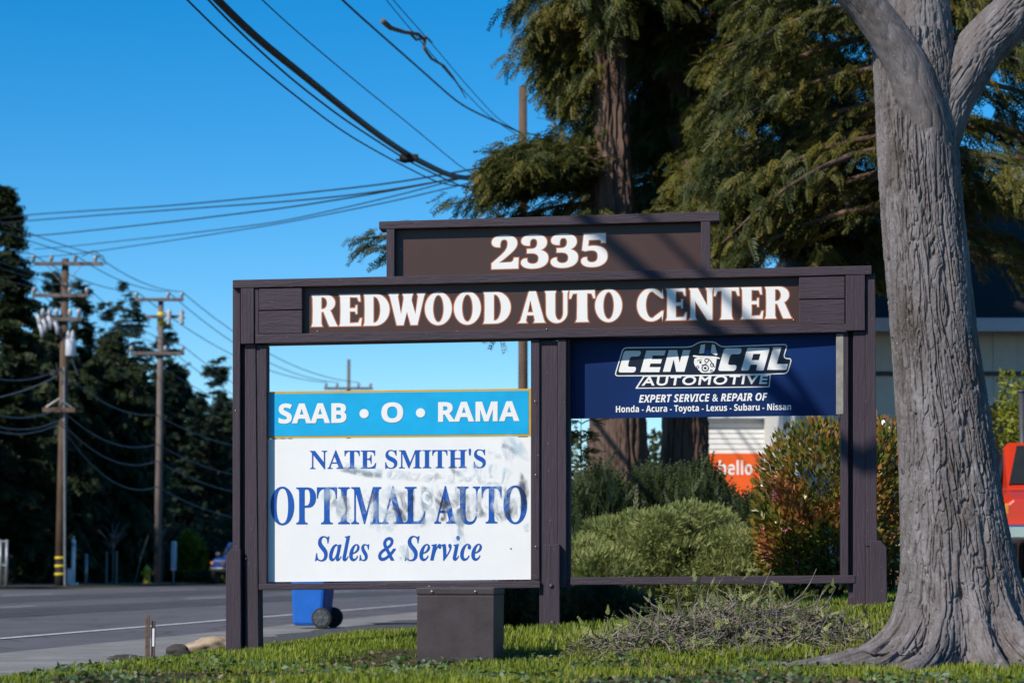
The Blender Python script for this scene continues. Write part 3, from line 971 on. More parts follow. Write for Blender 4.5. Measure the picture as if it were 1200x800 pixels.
def inset(poly, w):
    P = np.array(poly); d = np.roll(P, -1, 0) - P
    d /= np.linalg.norm(d, axis=1, keepdims=True) + 1e-9
    e = np.roll(d, 1, 0); nn = np.stack([d[:, 1] + e[:, 1], -d[:, 0] - e[:, 0]], 1); nn /= np.linalg.norm(nn, axis=1, keepdims=True) + 1e-9
    ar = np.sum(P[:, 0] * np.roll(P[:, 1], -1) - P[:, 1] * np.roll(P[:, 0], -1))
    return [tuple(q) for q in P - nn * w * (1 if ar > 0 else -1)]


badge = roundp([(98, 254), (150, 84), (548, 80), (600, 48), (690, 50), (724, 78), (1118, 64), (1092, 146), (1142, 148), (1116, 240), (1016, 243), (640, 250)], 26)
strip_ = roundp([(222, 326), (270, 250), (1016, 240), (1009, 318)], 4)
shape([[badge]], M["white_vinyl"], 0.0016, "emblem_outline")
shape([[strip_]], M["white_vinyl"], 0.0012, "emblem_outline")
shape([[inset(badge, 6)]], M["navy_letter"], 0.0024, "emblem_ground")
shape([[roundp([(236, 320), (276, 257), (1011, 248), (1004, 312)], 3)]], M["navy_letter"], 0.0020, "emblem_ground")


def sl(p, x0, y1, h, k=0.30):
    """unit letter (height 1) sheared and placed: x in px units of enlarged photo"""
    return [(x0 + q[0] * h + q[1] * h * k, y1 - q[1] * h) for q in p]


L_C = [roundp([(0, 0), (.78, 0), (.78, .26), (.36, .26), (.36, .74), (.80, .74), (.80, 1), (0, 1)], 0.12)]
L_E = [[(0, 0), (.88, 0), (.88, .23), (.36, .23), (.36, .40), (.84, .40), (.84, .60), (.36, .60), (.36, .77), (.90, .77), (.90, 1), (0, 1)]]
L_N = [[(0, 0), (.34, 0), (.34, .58), (.62, 0), (1.0, 0), (1.0, 1), (.66, 1), (.66, .42), (.38, 1), (0, 1)]]
L_A = [roundp([(0, 0), (.34, 0), (.34, .26), (.66, .26), (.66, 0), (1.0, 0), (1.0, 1), (.0, 1)], 0.06), [(.34, .46), (.66, .46), (.66, .74), (.34, .74)]]
L_L = [[(0, 0), (.86, 0), (.86, .26), (.36, .26), (.36, 1), (0, 1)]]
pol = []
for k_, (gl, x0, yb, h) in enumerate(((L_C, 122, 231, 126), (L_E, 252, 229, 126), (L_N, 384, 227, 126), (L_C, 706, 222, 132), (L_A, 842, 220, 132), (L_L, 994, 216, 132))):
    pol.append([sl(l, x0, yb, h, 0.28) for l in gl])
shape(pol[:3], M["white_vinyl"], 0.0032, "lettering")
shape(pol[3:], M["white_vinyl"], 0.0032, "lettering")
lettering("AUTOMOTIVE", 752.5, 899.8, 451.4, 449.2, 10.4, M["white_vinyl"], p_navy, (0.0022,), fat=0.42, cap=0.72, shear=0.12, space=1.15)
lettering(SANS_BI("EXPERT SERVICE & REPAIR OF"), 748.8, 899.2, 471.5, 469.0, 8.8, M["white_vinyl"], p_navy, (0.0012,), fat=0.10, cap=0.714)
lettering(SANS_B("Honda - Acura - Toyota - Lexus - Subaru - Nissan"), 721.8, 927, 483.0, 480.0, 7.4, M["white_vinyl"], p_navy, (0.0012,), fat=0.05, cap=0.714)
# engine between the words: air box with two bars, block with pulleys
circ = lambda cx, cy, r, n=18: arc(cx, cy, r, r, 0, 360, n)[:-1]
shape([[roundp([(556, 130), (592, 62), (690, 58), (724, 150), (704, 156), (694, 222), (676, 240), (606, 242), (570, 208), (574, 150)], 10)]], M["navy_letter"], 0.0040, "emblem_engine")
shape([[roundp([(568, 150), (600, 140), (700, 150), (690, 215), (672, 233), (612, 234), (580, 204), (566, 180)], 8)], [[(596, 122), (606, 70), (632, 66), (626, 118)]], [[(664, 116), (672, 66), (688, 70), (704, 128), (696, 132)]],
       [[(562, 130), (594, 134), (694, 138), (720, 146), (716, 152), (600, 146), (560, 138)]]], M["white_vinyl"], 0.0048, "emblem_engine")
shape([[circ(645, 112, 14)]], M["blue_letter"], 0.0052, "emblem_engine")
shape([[circ(632, 206, 22), circ(632, 206, 16)], [circ(632, 206, 8)], [circ(604, 172, 7)], [circ(588, 200, 9), circ(588, 200, 5)], [circ(640, 162, 13), circ(640, 162, 8)], [circ(672, 188, 12), circ(672, 188, 7)], [circ(668, 222, 8), circ(668, 222, 4)],
       [[(584, 160), (612, 156), (612, 160), (584, 164)]], [[(652, 150), (664, 160), (690, 200), (686, 203), (660, 164), (650, 154)]], [[(612, 184), (620, 186), (640, 176), (642, 180), (620, 191), (610, 188)]]], M["navy_letter"], 0.0056, "emblem_engine")

# ------------------------------------------------------------------ brown box on the grass
bx = at(539, 779, 14.4)
gz = float(ground(bx[0], bx[1]))
boxo = empty("utility_box", (bx[0], bx[1] + 0.2, gz), "squat dark brown painted box with a lid, standing on the grass before the big sign", "utility box")
ca, sa = math.cos(R_(-7)), math.sin(R_(-7))
AX = np.array([[ca, sa, 0], [-sa, ca, 0], [0.006, 0, 1]])
zt = at(539, 688, 14.4)[2]; zb = bx[2] - 0.06
mb = MB(); mb.box((bx[0], bx[1] + 0.23, (zb + zt - 0.045) / 2), (0.462, 0.46, zt - 0.045 - zb), AX); mb.build("body", M["box"], boxo, bevel=0.006)
mb = MB(); mb.box((bx[0], bx[1] + 0.23, zt - 0.022), (0.470, 0.468, 0.045), AX); mb.build("lid", M["box"], boxo, bevel=0.009)
for q in (-0.14, 0.12):
    mb = MB()
    c = np.array([bx[0], bx[1] + 0.23, zt - 0.022]) + AX[0] * q - AX[1] * 0.242
    mb.lathe(c, -AX[1], [(0, 0.006), (0.003, 0.005), (0.004, 0)], 8)
    mb.build("lid_screw", M["screw"], boxo)

# ------------------------------------------------------------------ blue wheelie bin on the sidewalk
bp = at(369, 737, 27.0)
bino = empty("wheelie_bin", (bp[0], bp[1] + 0.3, 0.03), "blue plastic wheelie bin with black wheels standing at the road edge behind the sign", "bin")
rz = R_(11)
BX = np.array([math.cos(rz), -math.sin(rz), 0]); BY = np.array([math.sin(rz), math.cos(rz), 0]); BZ = np.array([0, 0, 1.0])
bc = np.array([bp[0] - 0.02, bp[1] + 0.3, 0.03])
loc = lambda x, y, z: bc + BX * x + BY * y + BZ * z
mb = MB(); lo_, hi_ = [], []
for (x, y) in ((-.21, -.20), (.13, -.20), (.13, .20), (-.21, .20)): lo_.append(loc(x, y, 0.03))
for (x, y) in ((-.24, -.25), (.21, -.25), (.21, .25), (-.24, .25)): hi_.append(loc(x, y, 0.98))
mb.add(lo_ + hi_, [(3, 2, 1, 0), (4, 5, 6, 7), (0, 1, 5, 4), (1, 2, 6, 5), (2, 3, 7, 6), (3, 0, 4, 7)]); mb.build("body", M["bin_blue"], bino, bevel=0.035)
mb = MB(); P = [loc(x, y, z) for (x, y, z) in ((-.27, -.27, .98), (.25, -.27, .98), (.25, .27, .98), (-.27, .27, .98), (-.25, -.25, 1.03), (.22, -.25, 1.07), (.22, .25, 1.07), (-.25, .25, 1.03))]
mb.add(P, [(3, 2, 1, 0), (4, 5, 6, 7), (0, 1, 5, 4), (1, 2, 6, 5), (2, 3, 7, 6), (3, 0, 4, 7)]); mb.build("lid", M["bin_blue"], bino, bevel=0.012)
mb = MB(); mb.tube([loc(.21, -.20, .93), loc(.30, -.20, .96), loc(.30, .20, .96), loc(.21, .20, .93)], 0.016, 8); mb.build("handle", M["bin_blue"], bino)
mb = MB(); mb.tube([loc(.14, -.27, .115), loc(.14, .27, .115)], 0.012, 8); mb.build("axle", M["metal_grey"], bino)
for sy in (-1, 1):
    c = loc(.14, sy * .23, .115)
    mb = MB(); mb.lathe(c - BY * 0.03, BY, [(0, .085), (0, .108), (.01, .115), (.05, .115), (.06, .108), (.06, .085)], 28); w_ = mb.build("wheel", M["rubber"], bino, False)
    mb = MB()
    for k in range(8):
        q = k * math.pi / 4; d = BX * math.cos(q) + BZ * math.sin(q)
        mb.tube([c + d * 0.02 + BY * sy * 0.034, c + d * 0.088 + BY * sy * 0.034], 0.008, 6)
    mb.lathe(c + BY * sy * 0.02, BY * sy, [(0, .03), (.022, .03), (.026, 0.0)], 14)
    mb.lathe(c + BY * sy * 0.028, BY * sy, [(0, .09), (.004, .09), (.008, .083), (.008, .075)], 24)
    mb.build("rim", M["dark_plastic"], w_)

# ------------------------------------------------------------------ stake and stones by the sidewalk
sp_ = at(176, 771, 16.0); zg = float(ground(sp_[0], sp_[1]))
st = empty("marker_stake", (sp_[0], sp_[1], zg), "short rusty metal stake with a pale strip beside the sidewalk", "stake")
mb = MB(); a = at(171, 775, 16.0); b = at(177, 720, 16.0); k = 16 / FPX
mb.box(((a[0] + b[0]) / 2 - 0.006, 16.0, (a[2] + b[2]) / 2), (0.030, 0.008, b[2] - a[2])); mb.box((a[0] + 0.003, 16.012, (a[2] + b[2]) / 2), (0.008, 0.035, b[2] - a[2])); mb.build("angle_post", M["rusty"], st, bevel=0.002)
mb = MB(); c1 = at(179.5, 727, 16.0); mb.box((c1[0], 16.02, (a[2] + c1[2]) / 2), (0.024, 0.012, c1[2] - a[2])); mb.build("flat_bar", M["rusty"], st, bevel=0.002)
mb = MB(); c1 = at(179, 736, 15.98); c2 = at(179, 757, 15.98); mb.box((c1[0], 16.011, (c1[2] + c2[2]) / 2), (0.014, 0.004, c1[2] - c2[2])); mb.build("reflector_strip", M["white_paint"], st)


def stone(name, px, py, Y, sx, sy, sz, mat, label, seed):
    c = at(px, py, Y)
    n, m = 40, 24; V = []
    U, W = np.meshgrid(np.arange(n) / n * 2 * math.pi, np.linspace(-math.pi / 2, math.pi / 2, m))
    D = np.stack([np.cos(W) * np.cos(U), np.cos(W) * np.sin(U), np.sin(W)], -1)
    r = 0.62 + 0.75 * fbm(D * 1.4 + seed * 3.1, 4) + 0.12 * (fbm(D * 6 + seed, 3) - .5)
    V = (D * r[..., None] * np.array([sx, sy, sz]) + c).reshape(-1, 3)
    i = np.arange(m - 1)[:, None] * n + np.arange(n)[None]; j = np.arange(m - 1)[:, None] * n + (np.arange(n)[None] + 1) % n
    F = np.stack([i, j, j + n, i + n], -1).reshape(-1, 4)
    return tag(mesh_obj(name, V, F, mat, smooth=True), label, "rock")


stone("rock", 250, 757, 18.4, 0.20, 0.15, 0.085, M["rock"], "tan boulder beside the left post of the wooden sign", 1)
stone("asphalt_chunk", 209, 763, 17.2, 0.085, 0.06, 0.05, M["dark_rock"], "dark broken lump between the metal stake and the tan boulder", 5)
stone("asphalt_chunk", 150, 771, 16.6, 0.13, 0.05, 0.025, M["dark_rock"], "low flat dark slab left of the metal stake", 9)
#MORE
# ------------------------------------------------------------------ foliage tools


def rot_to(d, rng, n):
    """bases (n,3,3) whose x axis is d, rolled at random; rows are axes"""
    d = d / np.linalg.norm(d, axis=1, keepdims=True)
    r = rng.normal(size=(n, 3)); y = np.cross(d, r); y /= np.linalg.norm(y, axis=1, keepdims=True) + 1e-9
    z = np.cross(d, y)
    return np.stack([d, y, z], 1)


def flat_bases(d, rng, n, tilt=0.35):
    """x axis d, z axis roughly up (fronds spread level), some tilt"""
    d = d / np.linalg.norm(d, axis=1, keepdims=True)
    up = np.array([0, 0, 1.0]) + rng.normal(size=(n, 3)) * tilt
    y = np.cross(up, d); y /= np.linalg.norm(y, axis=1, keepdims=True) + 1e-9
    z = np.cross(d, y)
    return np.stack([d, y, z], 1)


def stamp(T, TF, pos, B, scale, rng, rand=None):
    n = len(pos); m = len(T)
    V = np.einsum('mk,nkj->nmj', T, B) * scale[:, None, None] + pos[:, None, :]
    F = (TF[None] + (np.arange(n) * m)[:, None, None]).reshape(-1, TF.shape[1])
    rnd = rng.random(n) if rand is None else rand
    return V.reshape(-1, 3), F, np.repeat(rnd, m)


def frond(pairs=8, ll=0.34, w=0.06, ang=50, droop=0.12, seed=0):
    """a twig with leaflets left and right, length 1 along x"""
    r = np.random.default_rng(seed); V = []; F = []

    def quad(p, d, l, w_):
        p = np.array(p); d = np.array(d) / np.linalg.norm(d); s = np.array([-d[1], d[0], 0]) * w_
        b = len(V); e = p + d * l + np.array([0, 0, -droop * l])
        V.extend([p - s * 0.5, p + d * l * 0.45 - s + [0, 0, 0.02], e, p + d * l * 0.45 + s + [0, 0, 0.02]]); F.append((b, b + 1, b + 2, b + 3))
    for i in range(pairs):
        t = (i + 0.5) / pairs; l = ll * (1 - 0.65 * t) * r.uniform(0.75, 1.2)
        for s in (-1, 1):
            a = R_(ang * r.uniform(0.75, 1.2)) * s
            quad((t, 0, -droop * t * t), (math.cos(a), math.sin(a), r.uniform(-0.3, 0.15)), l, w)
    quad((0.0, 0, 0), (1, 0, -droop), 1.0, w * 0.5)
    return np.array(V), np.array(F)


FR_BIG = frond(9, 0.30, 0.036, 45, 0.22, 1)
FR_MID = frond(6, 0.42, 0.075, 50, 0.15, 2)
FR_FAR = frond(4, 0.5, 0.10, 48, 0.15, 3)
LEAF = (np.array([[0, 0, 0], [0.5, -0.22, 0.06], [1, 0, 0], [0.5, 0.22, 0.06]]), np.array([[0, 1, 2, 3]]))


def merge(parts):
    V = []; F = []; A = []; b = 0
    for v, f, a in parts:
        V.append(v); F.append(f + b); A.append(a); b += len(v)
    return np.concatenate(V), np.concatenate(F), np.concatenate(A)


def limb_path(p, az, L, rise, droop, n=7):
    t = np.linspace(0, 1, n)
    return np.stack([p[0] + np.cos(az) * L * t, p[1] + np.sin(az) * L * t, p[2] + rise * t - droop * t ** 1.8], 1)


def conifer(name, label, x, y, zb, H, rad, mat, bark, seed, z_crown=None, n_br=90, per=26, fr=FR_FAR, fl=0.6, rise=0.3, droop=0.9, trunk_r=0.3,
            group="conifers behind the far side of the road", tiers=False, extra=(), lean=(0, 0), spread=0.3, gap=None, cat="tree", trunk=None, ztop_lim=None):
    """rad(t): crown radius at relative height t (0 at crown base, 1 at tip)"""
    rng = np.random.default_rng(seed)
    root = empty(name, (x, y, zb), label, cat, group)
    mbl = MB()
    if trunk is None:
        mb = mbl
        hs_ = np.linspace(-0.3, H, 60)
        mb.tube([(x + lean[0] * (h / H) ** 1.5, y + lean[1] * (h / H), zb + h) for h in hs_], [max(0.02, trunk_r * (1 - 0.97 * h / H)) for h in hs_], 10)
        NTR, NSG = 60, 10
    else:
        NTR, NSG = 51, 6
        mbl.tube([(x, y, zb + .5 + q * (H * .95 - .5) / 50) for q in range(51)], .03, 6)
    zc = z_crown if z_crown is not None else H * 0.08
    P = []; D = []
    heights = zc + (H - zc) * np.sort(rng.random(n_br) ** 1.15) * 0.985
    if tiers: heights = zc + (H - zc) * (np.floor(np.sort(rng.random(n_br)) * tiers) + rng.normal(size=n_br) * 0.08) / tiers
    lst = []
    for h in heights:
        t = (h - zc) / (H - zc)
        az = rng.uniform(0, 2 * math.pi)
        L = max(0.15, rad(t, az)) * rng.uniform(0.62, 1.12)
        lst.append(((x + lean[0] * (max(h, 0) / H) ** 1.5, y, zb + h), az, L, rise * L * rng.uniform(0.4, 1.4), droop * L * rng.uniform(0.5, 1.3), 1.0))
    lst += list(extra)
    for (p, az, L, ri, dr, dens) in lst:
        path = limb_path(p, az, L, ri, dr)
        b0 = len(mbl.v); near = int(np.argmin([abs(mbl.v[q_][2] - p[2]) for q_ in range(0, NTR * NSG, NSG)])) * NSG
        mbl.tube(path, [max(0.008, 0.02 * L * (1 - 0.85 * k / 6)) for k in range(7)], 5, False)
        mbl.f.append((near, b0, b0 + 1))
        k = max(3, int(per * dens * (0.35 + 0.65 * L / max(1.0, rad(0.2, 0)))))
        tt = 0.12 + 0.88 * rng.random(k) ** 0.75
        i = np.minimum((tt * 6).astype(int), 5); f = (tt * 6 - i)[:, None]
        q = path[i] * (1 - f) + path[i + 1] * f
        dd = path[i + 1] - path[i]; dd /= np.linalg.norm(dd, axis=1, keepdims=True)
        side = rng.uniform(-1.25, 1.25, k)
        c, s_ = np.cos(side), np.sin(side)
        e = np.stack([dd[:, 0] * c - dd[:, 1] * s_, dd[:, 0] * s_ + dd[:, 1] * c, dd[:, 2] - 0.25 + rng.normal(size=k) * 0.25], 1)
        P.append(q + rng.normal(size=(k, 3)) * spread * fl * 0.5); D.append(e)
    mbl.build("trunk" if trunk is None else "branches", bark, root, True, fix=False)
    P = np.concatenate(P); D = np.concatenate(D); n = len(P)
    sc_ = fl * rng.uniform(0.55, 1.25, n)
    # clumps share a tone
    tone = np.clip(0.75 * fbm(P * 0.9 / max(fl, 0.4), 2) * 1.5 - 0.35 + 0.45 * rng.random(n), 0, 1)
    V, F, A = stamp(fr[0], fr[1], P, flat_bases(D, rng, n, 0.5), sc_, rng, tone)
    mesh_obj("crown", V, F, mat, root, True, A)
    return root


def bark_tube(path, rad, nu, nv, disp, parent, name, mat, tpow=1.0):
    """tube on a path (n,3) with radius rad(theta, v01); disp(theta, arc length, P) adds outward displacement in metres"""
    path = np.array(path, float)
    seg = np.concatenate([[0], np.cumsum(np.linalg.norm(np.diff(path, axis=0), axis=1))])
    tv = seg[-1] * np.linspace(0, 1, nv) ** tpow
    Q = np.stack([np.interp(tv, seg, path[:, k]) for k in range(3)], 1)
    for _ in range(max(2, nv // 24) if tpow == 1 else 2): Q[1:-1] = (Q[:-2] + 2 * Q[1:-1] + Q[2:]) / 4
    T = np.gradient(Q, axis=0); T /= np.linalg.norm(T, axis=1, keepdims=True)
    X = np.zeros_like(T); Y = np.zeros_like(T); ref = np.array([0, -1.0, 0]) if abs(T[0][1]) < 0.9 else np.array([0, 0, 1.0])
    for i in range(nv):
        x = ref - T[i] * (ref @ T[i]); x /= np.linalg.norm(x); ref = x
        X[i] = x; Y[i] = np.cross(T[i], x)
    th = np.arange(nu) / nu * 2 * math.pi
    TH, TV = np.meshgrid(th, tv)
    N = X[:, None] * np.cos(TH)[..., None] + Y[:, None] * np.sin(TH)[..., None]
    rr = rad(TH, TV / seg[-1])
    P = Q[:, None] + N * rr[..., None]
    # displace along the true surface normal, so that flared roots are furrowed too
    dU = np.roll(P, -1, 1) - np.roll(P, 1, 1); dV = np.gradient(P, axis=0)
    NN_ = np.cross(dU, dV); NN_ /= np.linalg.norm(NN_, axis=2, keepdims=True) + 1e-12
    V = (P + NN_ * disp(TH, TV, rr)[..., None]).reshape(-1, 3)
    i = np.arange(nv - 1)[:, None] * nu + np.arange(nu)[None]; j = np.arange(nv - 1)[:, None] * nu + (np.arange(nu)[None] + 1) % nu
    F = np.stack([i, j, j + nu, i + nu], -1).reshape(-1, 4)
    return mesh_obj(name, V, F, mat, parent, True)


def furrows(A, fth, fz, seed, r0, plates=0.5, rough=0.6):
    """interwoven bark ridges; fth ridges per metre round, fz per metre along"""
    def f(TH, TV, rr):
        u = r0 * np.cos(TH); w = r0 * np.sin(TH); v = TV
        P = np.stack([u * fth, w * fth, v * fz], -1) + seed
        warp = fbm(P * np.array([0.5, 0.5, 1.6]) + 5, 3) - 0.5
        warp2 = fbm(P * np.array([0.5, 0.5, 1.6]) + 55, 3) - 0.5
        P2 = P + np.stack([warp * 1.5, warp2 * 1.5, warp * 0.8], -1)
        n = vnoise(P2); n2 = vnoise(P2 * np.array([1.7, 1.7, 1.3]) + 31); n3 = vnoise(P2 * np.array([.8, .8, 3.6]) + 71)
        a = 1 - np.abs(2 * n - 1); b = 1 - np.abs(2 * n2 - 1); c = 1 - np.abs(2 * n3 - 1)
        crack = np.maximum(sstep(0.84, 0.985, a), sstep(0.86, 0.985, b) * plates)
        crack = np.maximum(crack, sstep(0.90, 0.99, c) * 0.6 * plates)
        fine = fbm(np.stack([u * fth * 3, w * fth * 3, v * fth * 1.6], -1) + seed, 4) - 0.5
        lump = fbm(P * np.array([.4, .4, .8]) + 77, 3) - 0.5
        return -A * crack + A * rough * 1.6 * fine + A * 0.5 * lump
    return f


# ------------------------------------------------------------------ the big grey street tree
TY = 14.3
oak = empty("street_tree", (at(1118, 760, TY)[0], TY, 0.2), "massive grey trunk with deeply furrowed bark and spreading roots, closest to the viewer", "tree")
ys_ = [60, 100, 250, 400, 500, 600, 680, 760, 800]
cxp = [1073, 1076, 1083, 1095, 1105, 1113, 1119, 1122, 1122]
rpx = [46, 47, 48.5, 50.5, 54.5, 60, 66, 74, 78]
PXM = FPX / TY
zz = np.array([at(600, y, TY)[2] for y in ys_])[::-1]; cc = np.array([at(x, 400, TY)[0] for x in cxp])[::-1]; rrp = np.array(rpx)[::-1] / PXM
zlo, zhi = -0.10, at(600, 40, TY)[2]
tpath = [(np.interp(z, zz, cc), TY, z) for z in np.linspace(zlo, zhi, 60)]
gfun = float(ground(cc[0], TY))
lobes = [(-1.32, 0.64, 0.16, 0.085), (-0.85, 0.34, 0.13, 0.12), (-0.42, 0.62, 0.13, 0.11), (0.10, 0.34, 0.12, 0.14), (0.55, 0.56, 0.15, 0.12), (1.05, 0.30, 0.13, 0.15), (1.5, 0.62, 0.2, 0.14), (2.5, 0.4, 0.3, 0.14), (-2.5, 0.4, 0.3, 0.14), (-1.75, 0.35, 0.2, .12)]


def trunk_r(TH, v):
    z = zlo + (zhi - zlo) * v
    r = np.interp(z, zz, rrp)
    h = np.clip(z - (gfun + 0.03), -.06, None)
    r = r + 0.05 * np.exp(-h / 0.07) + 0.05 * np.exp(-h / 0.30)
    for t0, A, w, hh in lobes:
        d = (TH - t0 + math.pi) % (2 * math.pi) - math.pi
        r = r + A * np.exp(-(d / w) ** 2) * np.exp(-h / hh)
    # knot swelling and the old pruning scar under the fork
    d = (TH - 0.15 + math.pi) % (2 * math.pi) - math.pi
    r = r + 0.018 * np.exp(-(d / 0.35) ** 2 - ((z - at(600, 170, TY)[2]) / 0.18) ** 2)
    d = (TH + 0.18 + math.pi) % (2 * math.pi) - math.pi
    r = r - 0.05 * np.exp(-(d / 0.10) ** 2 - ((z - at(600, 700, TY)[2]) / 0.06) ** 2)
    return r


_fur = furrows(0.022, 31.0, 2.5, 3.0, 0.27, 0.9, 0.34)
_fur2 = furrows(0.028, 30.0, 3.6, 8.0, 0.55, 0.85, 0.32)


def trunk_d(TH, TV, rr):
    z = zlo + TV
    calm = np.exp(-(((TH - 0.15) / 0.42) ** 2) - ((z - at(600, 185, TY)[2]) / 0.16) ** 2)
    w = sstep(0.36, 0.12, z - gfun)
    return (_fur(TH, TV, rr) * (1 - w) + _fur2(TH, TV * 1.0 + rr * .25, rr) * w) * (1 - 0.75 * calm)


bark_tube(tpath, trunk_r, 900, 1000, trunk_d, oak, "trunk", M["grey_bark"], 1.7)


def taper(a, b, p=1.0): return lambda TH, v: (a + (b - a) * v ** p) / PXM


limb_d = furrows(0.014, 28.0, 4.5, 9.0, 0.17, 0.7, .3)
A3 = lambda px, py, Y: at(px, py, Y)
bark_tube([A3(1080, 150, TY), A3(1078, 70, TY), A3(1074, 10, TY), A3(1064, -80, TY), A3(1050, -300, TY + 0.3), A3(1030, -700, TY + 0.6)], taper(44, 16), 260, 420, limb_d, oak, "limb", M["grey_bark"])
bark_tube([A3(1084, 275, TY + .02), A3(1090, 190, TY), A3(1112, 116, TY - 0.02), A3(1148, 56, TY - 0.03), A3(1208, -4, TY - 0.02), A3(1310, -85, TY + 0.1), A3(1500, -300, TY + 0.3), A3(1700, -700, TY + 0.7)], lambda TH, v: np.interp(v, [0, .07, .14, 1], [22, 28, 30, 14]) / PXM, 240, 420, limb_d, oak, "limb", M["grey_bark"])
S1 = S(690, 262); S2 = S(1020, 556)
Q1 = S1 + LDIR * 9.6; Q2 = S2 + LDIR * 8.5
bark_tube([A3(1094, 290, TY + 0.0), A3(1092, 215, TY - .06), A3(1086, 145, TY - 0.13), A3(1066, 82, TY - 0.20), A3(1040, 38, TY - 0.25), A3(1008, -2, TY - 0.30), A3(940, -75, TY - 0.5), A3(840, -190, TY - 0.8), A3(560, -430, TY - 1.4), tuple(Q2), tuple((Q1 + Q2) / 2), tuple(Q1), tuple(Q1 + (Q1 - Q2) * 0.6)],
          lambda TH, v: np.interp(v, [0, 0.03, 0.07, 0.12, 0.45, 1], [18, 26, 27, 22, 15, 8]) / PXM, 160, 700, furrows(0.008, 26.0, 5.0, 19.0, 0.12, 0.5, .3), oak, "limb", M["grey_bark"])
# a thinner fork beside it, for the faint second shadow
Qa = S(760, 300) + LDIR * 9.9
mb = MB(); mb.tube([Q2 + (Q1 - Q2) * 0.1, (Q2 + Qa) / 2 + np.array([0.05, 0, 0.18]), Qa + np.array([0, 0, 0.25]), Qa + np.array([-1.2, 0, 1.0])], [0.04, 0.03, 0.025, 0.015], 8); mb.build("limb", M["grey_bark"], oak, True)

# ------------------------------------------------------------------ redwoods behind the sign
RG = "redwoods behind the sign"
RW_Y = 36.0


def redwood(px, Y, pts, seed, label, H, extra, radf, n_br, per, zc, fl=0.34):
    x = at(px, 600, Y)[0]; zb = float(ground(x, Y))
    root = conifer("redwood_tree", label, x, Y, zb, H, radf, M["redwood_leaf"], M["redwood_bark"], seed, z_crown=zc, n_br=n_br, per=per, fr=FR_BIG, fl=fl,
                   rise=0.12, droop=0.45, group=RG, extra=extra, trunk=True, spread=0.5)
    k = Y / FPX
    path = [np.array(at(a, b, Y)) for a, b, _ in pts]; rad_ = [r * k for _, _, r in pts]
    path = [np.array([path[0][0], Y, zb - 0.4])] + path + [np.array([path[-1][0], Y, zb + H])]
    rad_ = [rad_[0] * 1.5] + rad_ + [0.05]
    seg = np.concatenate([[0], np.cumsum([np.linalg.norm(b - a) for a, b in zip(path, path[1:])])]); seg /= seg[-1]
    bark_tube(path, lambda TH, v: np.interp(v, seg, rad_), 160, 420, furrows(0.075, 6.0, 0.55, seed * 1.7, 0.45, 0.6), root, "trunk", M["redwood_bark"])
    return root


def br(px, py, Y, az, L, rise, droop, dens=1.0):
    return (tuple(at(px, py, Y)), R_(az), L, rise, droop, dens)


ex1 = [br(690, 175, RW_Y - .4, 190, 1.35, .25, .45, 4.0), br(700, 188, RW_Y - .6, 205, 1.5, .3, .4, 4.0), br(700, 200, RW_Y - .8, 215, 1.4, .3, .4, 4.0), br(690, 215, RW_Y - .3, 180, 1.4, .25, .3, 3.5), br(715, 205, RW_Y, 190, 1.7, .45, .3, 4.0), br(715, 190, RW_Y, 178, 1.6, .45, .3, 4.0), br(712, 15, RW_Y, 262, 1.3, .1, .7, 2.5), br(712, -20, RW_Y, 275, 1.4, .1, .9, 2.5), br(712, -45, RW_Y, 250, 1.5, .1, 1.0, 2.5), br(712, 60, RW_Y, 190, .95, .1, .6, 3), br(712, 95, RW_Y, 200, .65, .1, .45, 3), br(712, 25, RW_Y, 195, 1.1, .1, .6, 3),
       br(718, 120, RW_Y, 195, .6, .1, .8, 1.6), br(716, 80, RW_Y, 200, .8, .2, .8, 2.6), br(716, 40, RW_Y, 188, 1.1, .2, .8, 2.8), br(715, 0, RW_Y, 205, 1.4, .2, .9, 2.6), br(715, -50, RW_Y, 190, 1.5, .2, 1.1, 2.4),
       br(716, 150, RW_Y, 200, .6, .1, .4, 1.0), br(722, 168, RW_Y, 192, 2.1, .15, .75, 2.2), br(722, 180, RW_Y, 210, 2.2, .2, .7, 2.4), br(722, 195, RW_Y, 230, 2.0, .2, .6, 2.2), br(722, 205, RW_Y, 196, 2.0, .1, .55, 2.0),
       br(724, 240, RW_Y, 200, 2.2, .2, .7, 1.8), br(724, 215, RW_Y, 184, 1.9, .3, .4, 1.8), br(724, 270, RW_Y, 187, 3.9, .35, .55, 0.8), br(724, 300, RW_Y, 192, 3.8, .5, .5, 0.7), br(724, 225, RW_Y, 187, 2.6, .3, .55, .7),
       br(724, 330, RW_Y, 205, 2.0, .2, .9, .6), br(716, 262, RW_Y, 250, 2.0, .1, .5, 2.5), br(724, 268, RW_Y, 275, 2.0, .1, .6, 2.5), br(724, 262, RW_Y, 310, 2.4, .2, .7, 2.5), br(724, 280, RW_Y, 320, 2.4, .2, .9, 2.2)]
redwood(726, RW_Y, [(726, 640, 43), (726, 560, 38), (724, 500, 33), (720, 400, 29), (718, 250, 26.5), (715, 180, 25), (714, 100, 22), (712, 0, 20)], 5,
        "redwood with the reddish trunk bare above the sign's number board", 21, ex1, lambda t, a: (1.3 if math.cos(a) < -0.2 else (1.2 if math.sin(a) < -.5 else 3.2)) * (1 - t) ** 0.6 + 0.2, 190, 120, 9.2)
ex2 = [br(800, y_, RW_Y + 1, a_, 3.6, .2, 1.1, 3.0) for y_, a_ in ((150, 275), (180, 290), (200, 300), (215, 282), (225, 320), (240, 275), (255, 335), (120, 310), (90, 280), (60, 330), (30, 290), (0, 350), (-40, 300), (170, 345), (130, 300), (100, 350), (265, 300), (278, 320), (280, 268), (285, 255))]
